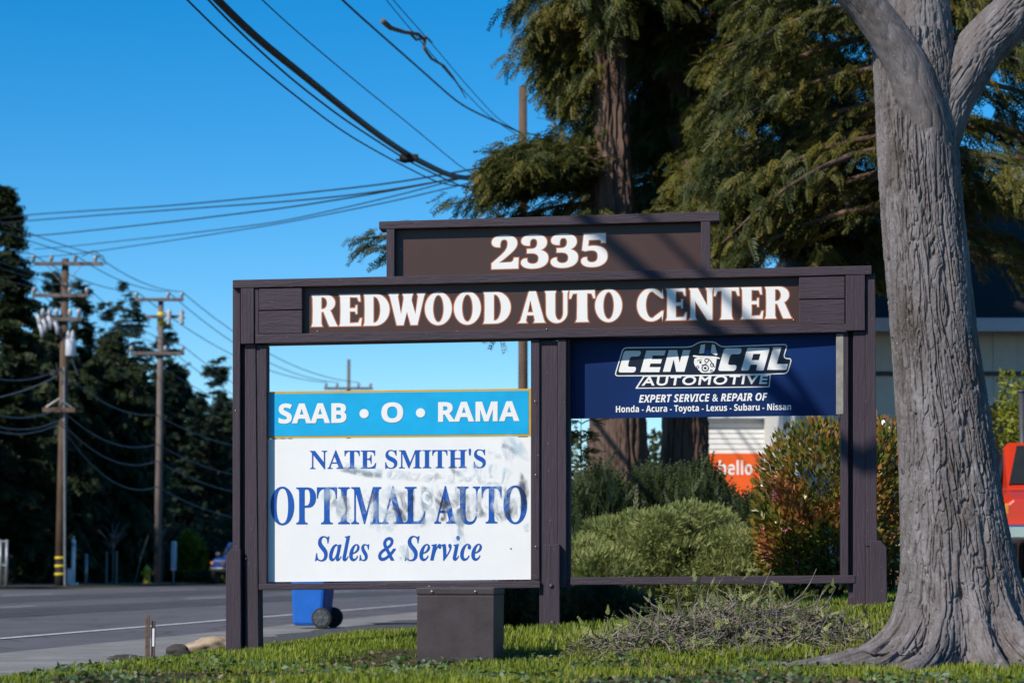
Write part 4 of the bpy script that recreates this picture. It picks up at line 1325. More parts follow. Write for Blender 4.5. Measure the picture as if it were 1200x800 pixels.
redwood(803, RW_Y + 1.0, [(803, 640, 33), (803, 560, 29), (803, 500, 26.5), (802, 400, 24), (800, 250, 22), (800, 100, 19), (800, 0, 17)], 8,
        "redwood whose trunk stands just right of the first one, foliage hiding its upper part", 19, ex2, lambda t, a: (0.7 if math.cos(a) < -0.1 and math.sin(a) < .3 else 3.3) * (1 - t) ** 0.6 + 0.2, 290, 130, 5.8)
ex3 = [br(1070, y_, 33.5, a_, 3.0, .1, 1.2, 1.8) for y_, a_ in ((290, 355), (260, 10), (220, 350), (180, 20), (140, 0), (90, 345), (240, 190), (200, 170), (160, 200), (120, 185), (80, 195), (40, 180), (0, 200), (40, 350), (0, 10))]
redwood(1075, 33.5, [(1075, 640, 30), (1075, 500, 26), (1075, 250, 21), (1075, 0, 17)], 13,
        "redwood standing directly behind the big grey trunk, branches showing on both sides", 17, ex3, lambda t, a: 2.9 * (1 - t) ** 0.6 + 0.2, 170, 100, 5.6)

# ------------------------------------------------------------------ trees across the road
DG = "conifers across the road"


def far_tree(px, Y, ytop, half_px, seed, name, label, mat, **kw):
    x = at(px, 600, Y)[0]; top = at(px, ytop, Y)[2]; hw = half_px * Y / FPX
    prof = kw.pop("prof", lambda t: (1 - t) ** 0.75)
    kw['fl'] = kw['fl'] * .62; kw['per'] = int(kw['per'] * 2.0)
    return conifer(name, label, x, Y, 0.05, top, lambda t, a: hw * prof(t), mat, M["dark_bark"], seed, group=DG, **kw)


far_tree(-6, 90, 214, 84, 21, "conifer_tree", "tall dense dark conifer at the edge of the view, left of both power poles", M["dark_leaf"], n_br=330, per=34, fl=0.75, droop=0.25, rise=.35, trunk_r=.35, spread=.2, prof=lambda t: (1 - t) ** 0.7)
far_tree(57, 104, 318, 32, 22, "conifer_tree", "slim dark conifer whose tip rises just left of the transformer pole", M["dark_leaf"], n_br=170, per=26, fl=0.6, droop=0.2, rise=.5)
far_tree(91, 106, 330, 34, 23, "conifer_tree", "dark pointed conifer right behind the transformer pole", M["dark_leaf"], n_br=170, per=26, fl=0.65, droop=0.2, rise=.5)
far_tree(147, 110, 322, 92, 24, "cedar_tree", "blue green cedar with open layered branches between the two power poles", M["cedar_leaf"], n_br=190, per=26, fl=0.55, droop=0.15, rise=.2, spread=.1, prof=lambda t: (1 - t) ** 0.9 * 0.98 + 0.02)
far_tree(120, 112, 350, 40, 29, "cedar_tree", "narrower cedar close beside the layered cedar, a little lower", M["cedar_leaf"], n_br=110, per=22, fl=0.5, droop=0.15, rise=.3, spread=.1, prof=lambda t: (1 - t) ** 0.95)
far_tree(232, 118, 415, 52, 25, "cedar_tree", "blue green cedar leaning right beside the sign's left post", M["cedar_leaf"], n_br=170, per=30, fl=0.6, droop=0.15, rise=.5, lean=(0.9, 0), spread=.1)
far_tree(192, 119, 374, 52, 33, "cedar_tree", "blue green cedar rising right behind the grey weathered pole", M["cedar_leaf"], n_br=190, per=26, fl=0.6, droop=0.15, rise=.3, spread=.1)
far_tree(205, 121, 428, 62, 26, "broad_tree", "broad shadowy tree behind the second power pole", M["dark_leaf"], n_br=230, per=40, fl=0.8, droop=0.6, prof=lambda t: math.sqrt(max(0, 1 - (1.9 * t - .75) ** 2)) if t > .4 else .95)
far_tree(50, 101, 368, 80, 27, "broad_tree", "broad shadowy tree behind the transformer pole's lower half", M["dark_leaf"], n_br=330, per=44, fl=0.8, droop=0.7, prof=lambda t: math.sqrt(max(0, 1 - (1.9 * t - .75) ** 2)) if t > .4 else .95)
far_tree(130, 104, 388, 66, 28, "broad_tree", "broad dark tree below the layered cedar", M["dark_leaf"], n_br=300, per=44, fl=0.8, droop=0.7, prof=lambda t: math.sqrt(max(0, 1 - (1.9 * t - .75) ** 2)) if t > .4 else .95)
far_tree(262, 126, 462, 44, 30, "broad_tree", "rounded dark tree seen just left of the sign post", M["dark_leaf"], n_br=160, per=36, fl=0.8, droop=0.5, prof=lambda t: math.sqrt(max(0, 1 - (1.9 * t - .75) ** 2)) if t > .4 else .95)


for i_, (sx_, w_, h_) in enumerate(((-37, 66, 13), (-38, 76, 14), (-37.5, 86, 13), (-38.5, 95, 14.5))):  # outside the view; added to throw shade on the far verge
    q_ = road_pt(sx_, w_)
    conifer("conifer_tree", ("nearest to the viewer", "second", "third", "farthest")[i_] + " of the unseen conifers added beyond the left edge to shade the verge", q_[0], q_[1], .05, h_, lambda t, a: 3.4 * (1 - t) ** .6, M["dark_leaf"], M["dark_bark"], 300 + i_, n_br=110, per=34, fl=.9, droop=.3, group=DG)


def wood_mass(name, boxes, n, mat, seed, fl):
    rng = np.random.default_rng(seed); P = []
    for (x0, x1, y0, y1, h) in boxes:
        x = rng.uniform(x0, x1, n); y = rng.uniform(y0, y1, n)
        top = h * (0.55 + 0.6 * fbm(np.stack([x * .12, y * .12, x * 0], -1), 3))
        P.append(np.stack([x, y, rng.random(n) ** 0.8 * top], -1))
    P = np.concatenate(P); k = len(P)
    V, F, A = stamp(FR_FAR[0], FR_FAR[1], P, flat_bases(rng.normal(size=(k, 3)) * np.array([1, 1, .4]), rng, k, .6), fl * rng.uniform(.6, 1.3, k), rng)
    return tag(mesh_obj(name, V, F, mat, None, True, A), kind="stuff")


wood_mass("woodland", [(-60, -14, 128, 150, 9), (-14, 60, 260, 330, 7)], 6500, M["far_wood"], 3, 2.0)
wood_mass("undergrowth", [(-36, -11.5, 108, 126, 3.0)], 5000, M["dark_leaf"], 4, 1.0)


# ------------------------------------------------------------------ shrubs
def blob_shrub(name, label, lobes_, mat, seed, n, leaf=LEAF, ls=(0.03, 0.06), up=0.6, cat="shrub", group=None, shell=0.75, core=True, stems=14, basis="rand"):
    """lobes_: (x, y, z centre, rx, ry, rz) ellipsoids; leaves sit through the outer shell"""
    rng = np.random.default_rng(seed)
    c0 = lobes_[0]; root = empty(name, (c0[0], c0[1], float(ground(c0[0], c0[1]))), label, cat, group)
    P = []; D = []
    w = np.array([l[3] * l[4] + l[3] * l[5] for l in lobes_]); w = w / w.sum()
    for l, ww in zip(lobes_, w):
        k = int(n * ww) + 4; d = rng.normal(size=(k, 3)); d /= np.linalg.norm(d, axis=1, keepdims=True)
        lump = 0.74 + 0.52 * fbm(d * 3.0 + seed + l[0], 4)
        r = lump * (1 - (1 - shell) * rng.random(k) ** 1.6) * rng.uniform(.97, 1.05, k)
        p = d * r[:, None] * np.array(l[3:6]) + np.array(l[:3])
        ok = p[:, 2] > ground(p[:, 0], p[:, 1]) - 0.01
        P.append(p[ok]); D.append((d * np.array([1, 1, 1]) + np.array([0, 0, up]) + rng.normal(size=(k, 3)) * 0.45)[ok])
    P = np.concatenate(P); D = np.concatenate(D); k = len(P)
    tone = np.clip(fbm(P * 4.5 + seed, 2) * 1.3 - 0.35 + 0.55 * rng.random(k), 0, 1)
    B = rot_to(D, rng, k)
    V, F, A = stamp(leaf[0], leaf[1], P, B, rng.uniform(ls[0], ls[1], k), rng, tone)
    mesh_obj("foliage", V, F, mat, root, True, A)
    mb = MB()
    for _ in range(stems):
        l = lobes_[rng.integers(len(lobes_)) if len(lobes_) > 2 else 0]; a = rng.uniform(0, 6.28); q = rng.uniform(.2, .85)
        g0 = np.array([l[0] + rng.normal() * .12 * l[3], l[1] + rng.normal() * .12 * l[4], 0]); g0[2] = float(ground(g0[0], g0[1])) - .03
        e = np.array([l[0] + math.cos(a) * l[3] * q, l[1] + math.sin(a) * l[4] * q, l[2] + rng.uniform(.0, .6) * l[5]])
        mb.tube([g0, (g0 + e) / 2 + np.array([0, 0, .1 * l[5]]), e], [.018, .012, .005], 5)
    mb.build("stems", M["dark_bark"], root, True, fix=False)
    return root, P, D


SPRIG = frond(6, 0.36, 0.045, 38, -0.1, 7)


def L3(px, py, Y, rxp, rzp, ry):
    k = Y / FPX; c = at(px, py, Y)
    return (c[0], c[1], c[2], rxp * k, ry, rzp * k)


blob_shrub("juniper_shrub", "wide low mound of olive green juniper seen through the sign's open right half", [L3(775, 690, 21.3, 112, 78, .9), L3(860, 700, 21.0, 68, 62, .7), L3(700, 700, 20.6, 58, 58, .7), L3(795, 660, 21.6, 72, 46, .7)]
           + [L3(_x, _y, 20.9 + .3 * ((i * 7) % 3), 26 + (i * 5) % 11, 20 + (i * 3) % 9, .28) for i, (_x, _y) in enumerate(((690, 650), (712, 632), (742, 628), (772, 619), (805, 615), (835, 622), (862, 640), (885, 652), (730, 650), (765, 640), (800, 636), (835, 646), (700, 672), (745, 674), (790, 668), (830, 676), (870, 674), (680, 690)))],
           M["juniper_leaf"], 31, 85000, SPRIG, (0.035, 0.065), 0.25, shell=0.9, stems=30)
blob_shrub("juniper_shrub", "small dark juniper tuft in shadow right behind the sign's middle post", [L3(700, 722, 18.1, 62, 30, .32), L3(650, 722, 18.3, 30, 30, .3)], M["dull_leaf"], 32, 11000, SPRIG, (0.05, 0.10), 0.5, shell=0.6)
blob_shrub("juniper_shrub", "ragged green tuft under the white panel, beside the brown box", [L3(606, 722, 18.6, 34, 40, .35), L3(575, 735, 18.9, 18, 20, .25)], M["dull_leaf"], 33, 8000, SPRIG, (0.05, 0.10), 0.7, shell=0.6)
ph, PP, PD = blob_shrub("photinia_bush", "rounded bush of glossy green and red leaves with pink blossoms behind the sign's right half", [L3(970, 590, 19.8, 80, 98, .62), L3(1030, 590, 20.0, 52, 100, .5), L3(925, 622, 19.6, 38, 60, .45), L3(970, 640, 19.6, 80, 50, .5)],
                        M["photinia_leaf"], 34, 17000, LEAF, (0.045, 0.085), 0.7, shell=0.62, stems=30)
rng = np.random.default_rng(5)
sel = [i for i in rng.permutation(len(PP)) if PP[i, 1] < 19.6][:26]
V = []; F = []
pos = np.repeat(PP[sel], 14, 0) + rng.normal(size=(26 * 14, 3)) * 0.014 - np.array([0, .03, 0])
v, f, a = stamp(LEAF[0], LEAF[1], pos, rot_to(rng.normal(size=(len(pos), 3)), rng, len(pos)), np.full(len(pos), .022), rng)
mesh_obj("blossoms", v, f, M["pink_flower"], ph, True)
SG = "wispy shrubs at the foot of the redwoods"
for i, (px, py, Y, rx, rz, lab) in enumerate(((700, 615, 26, 40, 52, "wispy green shrub at the foot of the left redwood trunk"), (770, 605, 27, 45, 44, "wispy green shrub between the two redwood trunks"),
                                             (822, 612, 26.5, 40, 52, "taller wispy green shrub in front of the orange lettered sign"), (884, 640, 25, 30, 36, "wispy shrub touching the left side of the photinia bush"), (655, 620, 28, 30, 46, "wispy shrub behind the sign's middle post"))):
    rng = np.random.default_rng(60 + i); k = Y / FPX; c = at(px, py, Y)
    root = empty("wispy_shrub", (c[0], Y, float(ground(c[0], Y))), lab, "shrub", SG)
    n = 4500
    x = rng.normal(size=n) * rx * k * .5; yy = rng.normal(size=n) * .35
    top = c[2] + rz * k * np.exp(-(x / (rx * k)) ** 2) * (.6 + .7 * fbm(np.stack([x * 5, yy * 5, x * 0 + i], -1), 2))
    z0 = root.location[2]
    P = np.stack([c[0] + x, Y + yy, z0 + (top - z0) * rng.random(n) ** .7], -1)
    D = np.stack([rng.normal(size=n) * .35 + x * .4, rng.normal(size=n) * .35, np.ones(n)], -1)
    v, f, a = stamp(SPRIG[0] * np.array([1, .55, .55]), SPRIG[1], P, rot_to(D, rng, n), rng.uniform(.12, .30, n), rng, np.clip(rng.random(n), 0, 1))
    mesh_obj("foliage", v, f, M["shrub_leaf"], root, True, a)
    mb = MB()
    for _ in range(14):
        q = rng.normal(size=2) * .25; h = rng.uniform(.5, 1.0) * (c[2] + rz * k - z0)
        mb.tube([(c[0] + q[0] * .4, Y + q[1] * .4, z0 - .03), (c[0] + q[0], Y + q[1], z0 + h)], [.012, .004], 4)
    mb.build("stems", M["dark_bark"], root, True, fix=False)
# thin young conifer seen in the gap left of the trunks
conifer("young_redwood", "thin young tree of sparse sprays between the sign's middle post and the left redwood trunk", at(681, 600, 30)[0], 30, .45, 2.35, lambda t, a: .32 * (1 - .6 * t), M["shrub_leaf"], M["dark_bark"], 77, z_crown=.3, n_br=46, per=8, fr=FR_MID, fl=.22, trunk_r=.02, group=None, rise=.6, droop=.2)

# ------------------------------------------------------------------ lawn
def lawn():
    rng = np.random.default_rng(99)
    n = 230000
    y = 10.3 + (rng.random(n) ** 1.45) * 13.5
    x = (rng.random(n) * 2 - 1) * 0.225 * y
    u = s_of(x, y) + 5.12 + (fbm(np.stack([x * 3, y * 3, x * 0], -1), 2) - .5) * .5
    dens = fbm(np.stack([x * 1.5 + 9, y * 1.5, x * 0], -1), 3)
    front = sstep(13.4, 12.2, y)                       # thin, muddy grass towards the viewer
    under = np.exp(-(((x - 1.9) / 1.1) ** 2) - ((y - 14.2) / .8) ** 2)
    keep = (u > 0) & (dens + rng.normal(size=n) * .07 > 0.36 + .24 * front + .25 * under) & (u + rng.normal(size=n) * .1 > .1)
    tx, ty_ = x - cc[0], y - TY
    keep &= np.hypot(tx, ty_) > trunk_r(np.arctan2(tx, -ty_), (ground(x, y) + .02 - zlo) / (zhi - zlo)) + .02 + .16 * rng.random(n) ** 2
    x, y, dens = x[keep], y[keep], dens[keep]; n = len(x)
    P = np.stack([x, y, ground(x, y) - .004], -1)
    T = np.array([[-.09, 0, 0], [.09, 0, 0], [.065, .10, .55], [-.065, .10, .55], [0, .34, .95]])
    a = rng.uniform(0, 6.283, n); t = rng.normal(size=n) * .35
    ca, sa = np.cos(a), np.sin(a); ct, st_ = np.cos(t), np.sin(t); z = np.zeros(n)
    B = np.stack([np.stack([ca, sa, z], -1), np.stack([-sa * ct, ca * ct, st_], -1), np.stack([sa * st_, -ca * st_, ct], -1)], 1)
    h = rng.uniform(.016, .045, n) * (.7 + .8 * sstep(.35, .65, dens))
    V = np.einsum('mk,nkj->nmj', T, B) * h[:, None, None] + P[:, None]
    b = (np.arange(n) * 5)[:, None]
    F4 = b + np.array([[0, 1, 2, 3]]); F3 = b + np.array([[3, 2, 4]])
    tone = np.clip(.35 * rng.random(n) + 1.0 * fbm(np.stack([x * 2.2, y * 2.2, x * 0 + 4], -1), 3) - .2 + (rng.random(n) < .07) * .5, 0, 1)
    tag(mesh_obj("grass", V.reshape(-1, 3), [F4, F3], M["grass"], None, True, np.repeat(tone, 5)), kind="stuff")
    # clover and broad weeds in the foreground
    n = 7000; y = rng.uniform(10.4, 14.6, n); x = (rng.random(n) * 2 - 1) * .225 * y
    keep = (s_of(x, y) > -4.9) & (fbm(np.stack([x * 2, y * 2, x * 0 + 20], -1), 3) > .5)
    x, y = x[keep], y[keep]; n = len(x)
    P = np.stack([x, y, ground(x, y) + rng.uniform(.01, .05, n)], -1)
    D = np.concatenate([rng.normal(size=(n, 2)), np.full((n, 1), .35)], 1)
    v, f, a = stamp(LEAF[0] * np.array([1, 1.5, 1]), LEAF[1], P, flat_bases(D, rng, n, .5), rng.uniform(.02, .045, n), rng)
    tag(mesh_obj("weeds", v, f, M["clover"], None, True, a), kind="stuff")
    # crumbs of soil, dead leaves
    n = 5000; y = rng.uniform(10.4, 15.2, n); x = (rng.random(n) * 2 - 1) * .225 * y
    k = s_of(x, y) > -5.1; x, y = x[k], y[k]; n = len(x)
    P = np.stack([x, y, ground(x, y) + .006], -1)
    D = np.concatenate([rng.normal(size=(n, 2)), np.full((n, 1), .2)], 1)
    v, f, a = stamp(LEAF[0] * np.array([1, 1.7, 2]), LEAF[1], P, flat_bases(D, rng, n, .6), rng.uniform(.015, .045, n), rng)
    tag(mesh_obj("leaf_litter", v, f, leaf_mat("dry leaf litter", [(.05, .035, .02), (.12, .08, .05), (.30, .24, .17)], .8, .1), None, True, a), kind="stuff")


lawn()

# ------------------------------------------------------------------ heap of cut twigs
hp = empty("brush_pile", (at(870, 760, 15.3)[0], 15.3, .2), "tangled heap of grey cut branches lying on the grass left of the big trunk", "brush pile")
rng = np.random.default_rng(42); mb = MB(); tips = []; tdir = []


def heap_h(x, y):
    return .175 * np.exp(-(((x - 1.30) / .40) ** 2) - ((y - 15.5) / .42) ** 2) + .15 * np.exp(-(((x - 1.85) / .30) ** 2) - ((y - 15.4) / .35) ** 2) + .13 * np.exp(-(((x - .85) / .35) ** 2) - ((y - 15.1) / .4) ** 2)


for k in range(1300):
    if rng.random() < .75: x = rng.normal() * .42 + 1.45
    else: x = rng.uniform(.45, 2.3)
    y = rng.normal() * .32 + 15.35 - .35 * max(0, 1.1 - x)
    hh = heap_h(x, y)
    z = float(ground(x, y)) + rng.random() ** .8 * hh * 1.05 + .01
    a = rng.uniform(0, 6.28); L = rng.uniform(.10, .42) * (.5 + hh * 2.2); el = rng.normal() * .35
    d = np.array([math.cos(a) * math.cos(el), math.sin(a) * math.cos(el), math.sin(el)])
    p = np.array([x, y, z]); pts = [p]
    for j in range(4):
        d = d + rng.normal(size=3) * .32; d[2] -= .04; d /= np.linalg.norm(d); p = p + d * L / 4
        p[2] = max(p[2], float(ground(p[0], p[1])) + .006); pts.append(p.copy())
    r = rng.uniform(.0025, .0065) * (1.6 if rng.random() < .08 else 1)
    mb.tube(pts, [r, r * .9, r * .8, r * .65, r * .4], 5, False); tips.append(pts[-1]); tdir.append(d)
    if rng.random() < .6: tips.append(pts[2]); tdir.append(d + rng.normal(size=3) * .6)
mb.build("twigs", bark_mat("cut brown twigs", (0.09, 0.07, 0.055), (0.19, 0.16, 0.135), (0.36, 0.32, 0.28), 12), hp, True, fix=False)
k = len(tips); sel = rng.random(k) < .32
P = np.array(tips)[sel]; D = np.array(tdir)[sel] + np.array([0, 0, .3]); P = np.repeat(P, 2, 0) + rng.normal(size=(len(P) * 2, 3)) * .02; D = np.repeat(D, 2, 0) + rng.normal(size=P.shape) * .4
v, f, a = stamp(SPRIG[0], SPRIG[1], P, rot_to(D, rng, len(P)), rng.uniform(.04, .10, len(P)), rng)
mesh_obj("withered_leaves", v, f, M["juniper_leaf"], hp, True, a)

# ------------------------------------------------------------------ poles
def far_pole(px, ybase, ytop, Y, rpx, mat, label, arms, name="utility_pole"):
    k = Y / FPX; b = at(px, ybase, Y); t = at(px, ytop, Y)
    root = empty(name, (b[0], Y, 0.05), label, "utility pole", "wooden power poles")
    mb = MB(); mb.tube([(b[0], Y, -.2), (b[0] + .02, Y, t[2] * .5), (b[0], Y, t[2])], [rpx * k * 1.12, rpx * k, rpx * k * .8], 14); mb.build("pole_shaft", mat, root, True)
    ins = {}
    for (nm, py, x0, x1, dy, insx, ih) in arms:
        y_ = Y - rpx * k - .06
        a = at(x0, py, y_); c = at(x1, py, y_)
        mb = MB(); mb.box(((a[0] + c[0]) / 2, y_, a[2]), (c[0] - a[0], .11, .13)); arm = mb.build("crossarm", M["pole_grey"], root, bevel=.008)
        if dy:
            for s_ in (-1, 1):
                mb = MB(); mb.tube([(b[0] + s_ * dy * k, y_ - .03, a[2]), (b[0] + s_ * .03, y_ + .03, a[2] - .75)], .018, 6); mb.build("brace", M["metal_grey"], root)
        pts = []
        for xi in insx:
            q = at(xi, py, y_); h = ih * k
            mb = MB(); mb.lathe((q[0], y_, q[2] + .05), (0, 0, 1), [(0, .035), (h * .25, .05), (h * .3, .085), (h * .5, .07), (h * .55, .09), (h * .8, .07), (h, .04)], 10); mb.build("insulator", M["porcelain"], arm, True)
            pts.append(np.array([q[0], y_, q[2] + .05 + h]))
        ins[nm] = pts
    return root, ins, b[0]


P1Y, P2Y, P3Y = 86.0, 99.0, 127.0
pole1, in1, p1x = far_pole(70, 690, 303, P1Y, 5.2, M["pole_wood"], "tall brown power pole carrying a grey transformer can and yellow bands", [
    ("top", 309, 40, 121, 22, (39, 60, 88, 112), 9), ("mid", 346, 38, 104, 0, (40, 82, 102), 8), ("low", 374, 44, 96, 0, (50, 58, 66, 82, 92), 11)])
for yb in (653.5, 663, 672.5):
    k = P1Y / FPX; c = at(70, yb, P1Y); mb = MB(); mb.lathe((p1x, P1Y, c[2] - .04), (0, 0, 1), [(0, 6.3 * k), (.09, 6.3 * k)], 16); mb.build("reflective_band", M["reflector_yellow"], pole1, True)
mb = MB(); mb.lathe((p1x, P1Y, 0.0), (0, 0, 1), [(0, 6.1 * P1Y / FPX), (.95, 5.7 * P1Y / FPX)], 16); mb.build("tarred_foot", M["black_tar"], pole1, True)
k = P1Y / FPX
c = at(84, 418, P1Y); r = 6.0 * k
mb = MB(); mb.lathe((c[0], P1Y - .25, c[2]), (0, 0, 1), [(0, r * .9), (.03, r), (19 * k, r), (20 * k, r * .92), (21 * k, r * .3), (21.5 * k, .03)], 20); can = mb.build("transformer", M["can_grey"], pole1, True)
for dx in (-2.5, 2.5):
    q = at(84 + dx, 397, P1Y); mb = MB(); mb.lathe((q[0], P1Y - .25, q[2] - .02), (0, 0, 1), [(0, .06), (.08, .09), (.12, .06), (.18, .085), (.22, .05), (.30, .03)], 10); mb.build("bushing", M["porcelain"], can, True)
for i, (px, py) in enumerate(((43, 372), (50, 378), (56, 374), (64, 380), (46, 384))):
    a = at(px, py - 4, P1Y - .5); b_ = at(px + 3, py + 12, P1Y - .45); mb = MB(); mb.tube([a, (a + b_) / 2 + np.array([.06, 0, 0]), b_], [.06, .09, .05], 8); mb.build("fuse_cutout", M["porcelain"], pole1, True)
mb = MB(); a = at(76, 690, P1Y - .15); b_ = at(75, 430, P1Y - .15); mb.tube([a, b_], .035, 6); mb.build("conduit", M["metal_grey"], pole1)
mb = MB(); a = at(50, 480, P1Y - .3); b_ = at(88, 480, P1Y - .3); mb.box((a + b_) / 2, (b_[0] - a[0], .12, .16)); ca_ = mb.build("cable_arm", M["pole_wood"], pole1)
mb = MB(); t_ = at(69, 467, P1Y - .3); mb.tube([at(54, 477, P1Y - .3), t_, at(84, 477, P1Y - .3)], .03, 6); mb.build("brace", M["metal_grey"], pole1)
mb = MB()
for (x0, y0, x1, y1, sag) in ((112, 300, 124, 310, -5), (96, 300, 118, 299, -6), (84, 420, 92, 440, 8), (66, 445, 66, 425, 3)):
    p, q = at(x0, y0, P1Y - .3), at(x1, y1, P1Y - .3); mb.tube([p, (p + q) / 2 + np.array([.08, 0, -sag * k]), q], .022, 5)
mb.build("jumper_wire", M["wire_grey"], pole1)
pole2, in2, p2x = far_pole(184, 690, 349, P2Y, 4.0, M["pole_grey"], "grey weathered power pole with three plain crossarms, nearer the sign than the transformer pole", [
    ("top", 351, 158, 215, 0, (160, 197, 213), 8), ("mid", 371, 172, 214, 0, (), 8), ("low", 414, 153, 216, 0, (154, 194, 214), 8)])
for px in (198, 213):
    q = at(px, 371, P2Y - .4); mb = MB(); mb.lathe((q[0], P2Y - .4, q[2] - .35), (0, 0, 1), [(0, .05), (.1, .12), (.2, .06), (.3, .16), (.4, .06), (.5, .13), (.6, .06), (.7, .04)], 10); mb.build("insulator", M["porcelain"], pole2, True)
c = at(184, 381, P2Y); mb = MB(); mb.lathe((p2x, P2Y, c[2]), (0, 0, 1), [(0, 4.05 * P2Y / FPX), (.55, 4.0 * P2Y / FPX)], 14); mb.build("reflective_band", M["reflector_yellow"], pole2, True)
pole3, in3, p3x = far_pole(407, 690, 421, P3Y, 2.4, M["pole_grey"], "distant power pole rising behind the cyan panel, seen through the sign's left opening", [("top", 455, 380, 437, 0, (382, 395, 420, 434), 6)])
K_Y = 50.0
k = K_Y / FPX; kb = at(613, 600, K_Y); kt = at(613, 101, K_Y)
kp = empty("utility_pole", (kb[0], K_Y, .03), "brown power pole standing between the wooden sign and the left redwood", "utility pole", "wooden power poles")
mb = MB(); mb.tube([(kb[0], K_Y, -.2), (kb[0], K_Y, 5), (kb[0], K_Y, kt[2])], [6.4 * k, 5.6 * k, 4.8 * k], 16); mb.build("pole_shaft", M["pole_wood"], kp, True)
mb = MB(); a = at(588, 215, K_Y - .15); mb.box((kb[0] - .02, K_Y - .15, a[2]), (.95, .09, .11)); mb.build("crossarm", M["pole_grey"], kp, bevel=.006)
mb = MB(); a = at(585, 205, K_Y - .2); mb.lathe((a[0], K_Y - .2, a[2]), (0, 0, 1), [(0, .04), (.05, .09), (.1, .06), (.16, .09), (.25, .05)], 10); mb.build("insulator", M["porcelain"], kp, True)

# ------------------------------------------------------------------ wires
def wire(pts, r, label, group=None, mat="wire", name="overhead_wire"):
    P = np.array(pts, float)
    # resample smoothly
    t = np.concatenate([[0], np.cumsum(np.linalg.norm(np.diff(P, axis=0), axis=1))]); tt = np.linspace(0, t[-1], max(12, len(P) * 6))
    Q = np.stack([np.interp(tt, t, P[:, i]) for i in range(3)], 1)
    for _ in range(6): Q[1:-1] = (Q[:-2] + 2 * Q[1:-1] + Q[2:]) / 4
    mb = MB(); mb.tube(Q, r, 6); return tag(mb.build(name, M[mat], None, True, fix=False), label, "wire", group)


def sag_wire(a, b, sag, r, label, group=None, mat="wire_grey", n=14):
    a = np.array(a); b = np.array(b); t = np.linspace(0, 1, n)[:, None]
    P = a * (1 - t) + b * t; P[:, 2] -= (4 * sag * t * (1 - t))[:, 0]
    mb = MB(); mb.tube(P, r, 6); return tag(mb.build("overhead_wire", M[mat], None, True, fix=False), label, "wire", group)


def kerb_wire(px_pts, r, label, dx=0.0, mat="wire", ext=True, name="overhead_wire"):
    a = (-0.5 + dx, 50.0); b = (-3.5 + dx, 28.0)
    P = [vplane(x, y, a, b) for x, y in px_pts]
    zl = P[-1][2]
    P = [p_ for p_ in P if p_[1] < 48.5] + [np.array([kb[0] - .05, K_Y - .1, zl])]      # tied to the near pole
    if ext:
        d = P[0] - P[1]; d = d / np.linalg.norm(d)
        P = [P[0] + d * 9 + np.array([0, 0, .5]), P[0] + d * 4 + np.array([0, 0, .12])] + P
    return wire(P, r, label, mat=mat, name=name)


kerb_wire([(244, -10), (300, 45), (345, 80), (400, 125), (440, 156), (478, 182), (530, 208), (585, 228)], .05, "thick black cable bundle sagging from the top left towards the redwood")
kerb_wire([(218, 0), (270, 50), (330, 100), (400, 154), (460, 188), (520, 218), (590, 240)], .012, "thin cable running just below the thick black bundle", .0)
kerb_wire([(243, 0), (285, 42), (340, 92), (400, 138), (440, 164), (480, 190), (530, 214)], .014, "middle cable hugging the underside of the thick black bundle", -.15)
kerb_wire([(306, 0), (360, 48), (420, 98), (480, 146), (540, 196), (560, 208)], .009, "thin wire above the thick bundle, crossing clear sky", .1)
kerb_wire([(400, 0), (450, 44), (500, 88), (540, 124), (580, 158), (615, 190)], .017, "single straight dark wire left of the snagged dead branch", .3)
kerb_wire([(452, 0), (490, 45), (530, 92), (570, 135), (600, 162)], .008, "outer of the two thin wires that hold the snagged dead branch", .5)
kerb_wire([(460, 0), (505, 50), (545, 98), (585, 142), (612, 165)], .008, "inner of the two thin wires that hold the snagged dead branch", .6)
# splice case hanging on the bundle
c = vplane(478, 183, (-.5, 50), (-3.5, 28)); d = vplane(540, 213, (-.5, 50), (-3.5, 28)) - vplane(400, 125, (-.5, 50), (-3.5, 28)); d /= np.linalg.norm(d)
spl = empty("splice_case", c, "small black splice box clamped on the thick cable bundle", "cable box")
mb = MB(); mb.box(c + np.array([0.02, -.03, -.03]), (.32, .12, .11)); mb.build("case", M["wire"], spl, bevel=.02)
mb = MB(); mb.tube([c + np.array([-.20, -.03, -.06]), c + np.array([-.06, -.03, -.10]), c + np.array([.12, -.03, -.09])], [.015, .03, .015], 8); mb.build("loop", M["wire"], spl)
# snagged dead branch
a2, b2 = (0.0, 50.0), (-3.0, 28.0)
BRP = [vplane(x, y, a2, b2) + np.array([0, -.06, 0]) for x, y in ((449, 26), (458, 34), (474, 39), (490, 41), (498, 48), (497, 58), (506, 70), (520, 78), (530, 90), (540, 105), (546, 116))]
sb = empty("dead_branch", BRP[3], "crooked dead branch snagged on the thin overhead wires", "branch")
mb = MB(); mb.tube(BRP, [.045, .04, .032, .03, .03, .026, .024, .02, .018, .014, .008], 7); mb.build("stem", M["twig"], sb, True)
mb = MB(); q = [vplane(x, y, a2, b2) + np.array([0, -.06, 0]) for x, y in ((480, 39), (488, 48), (500, 45), (507, 51))]; mb.tube(q, [.03, .02, .018, .008], 6)
q = [vplane(x, y, a2, b2) + np.array([0, -.06, 0]) for x, y in ((497, 58), (499, 47), (500, 41))]; mb.tube(q, [.02, .015, .01], 6); mb.build("side_twig", M["twig"], sb, True)
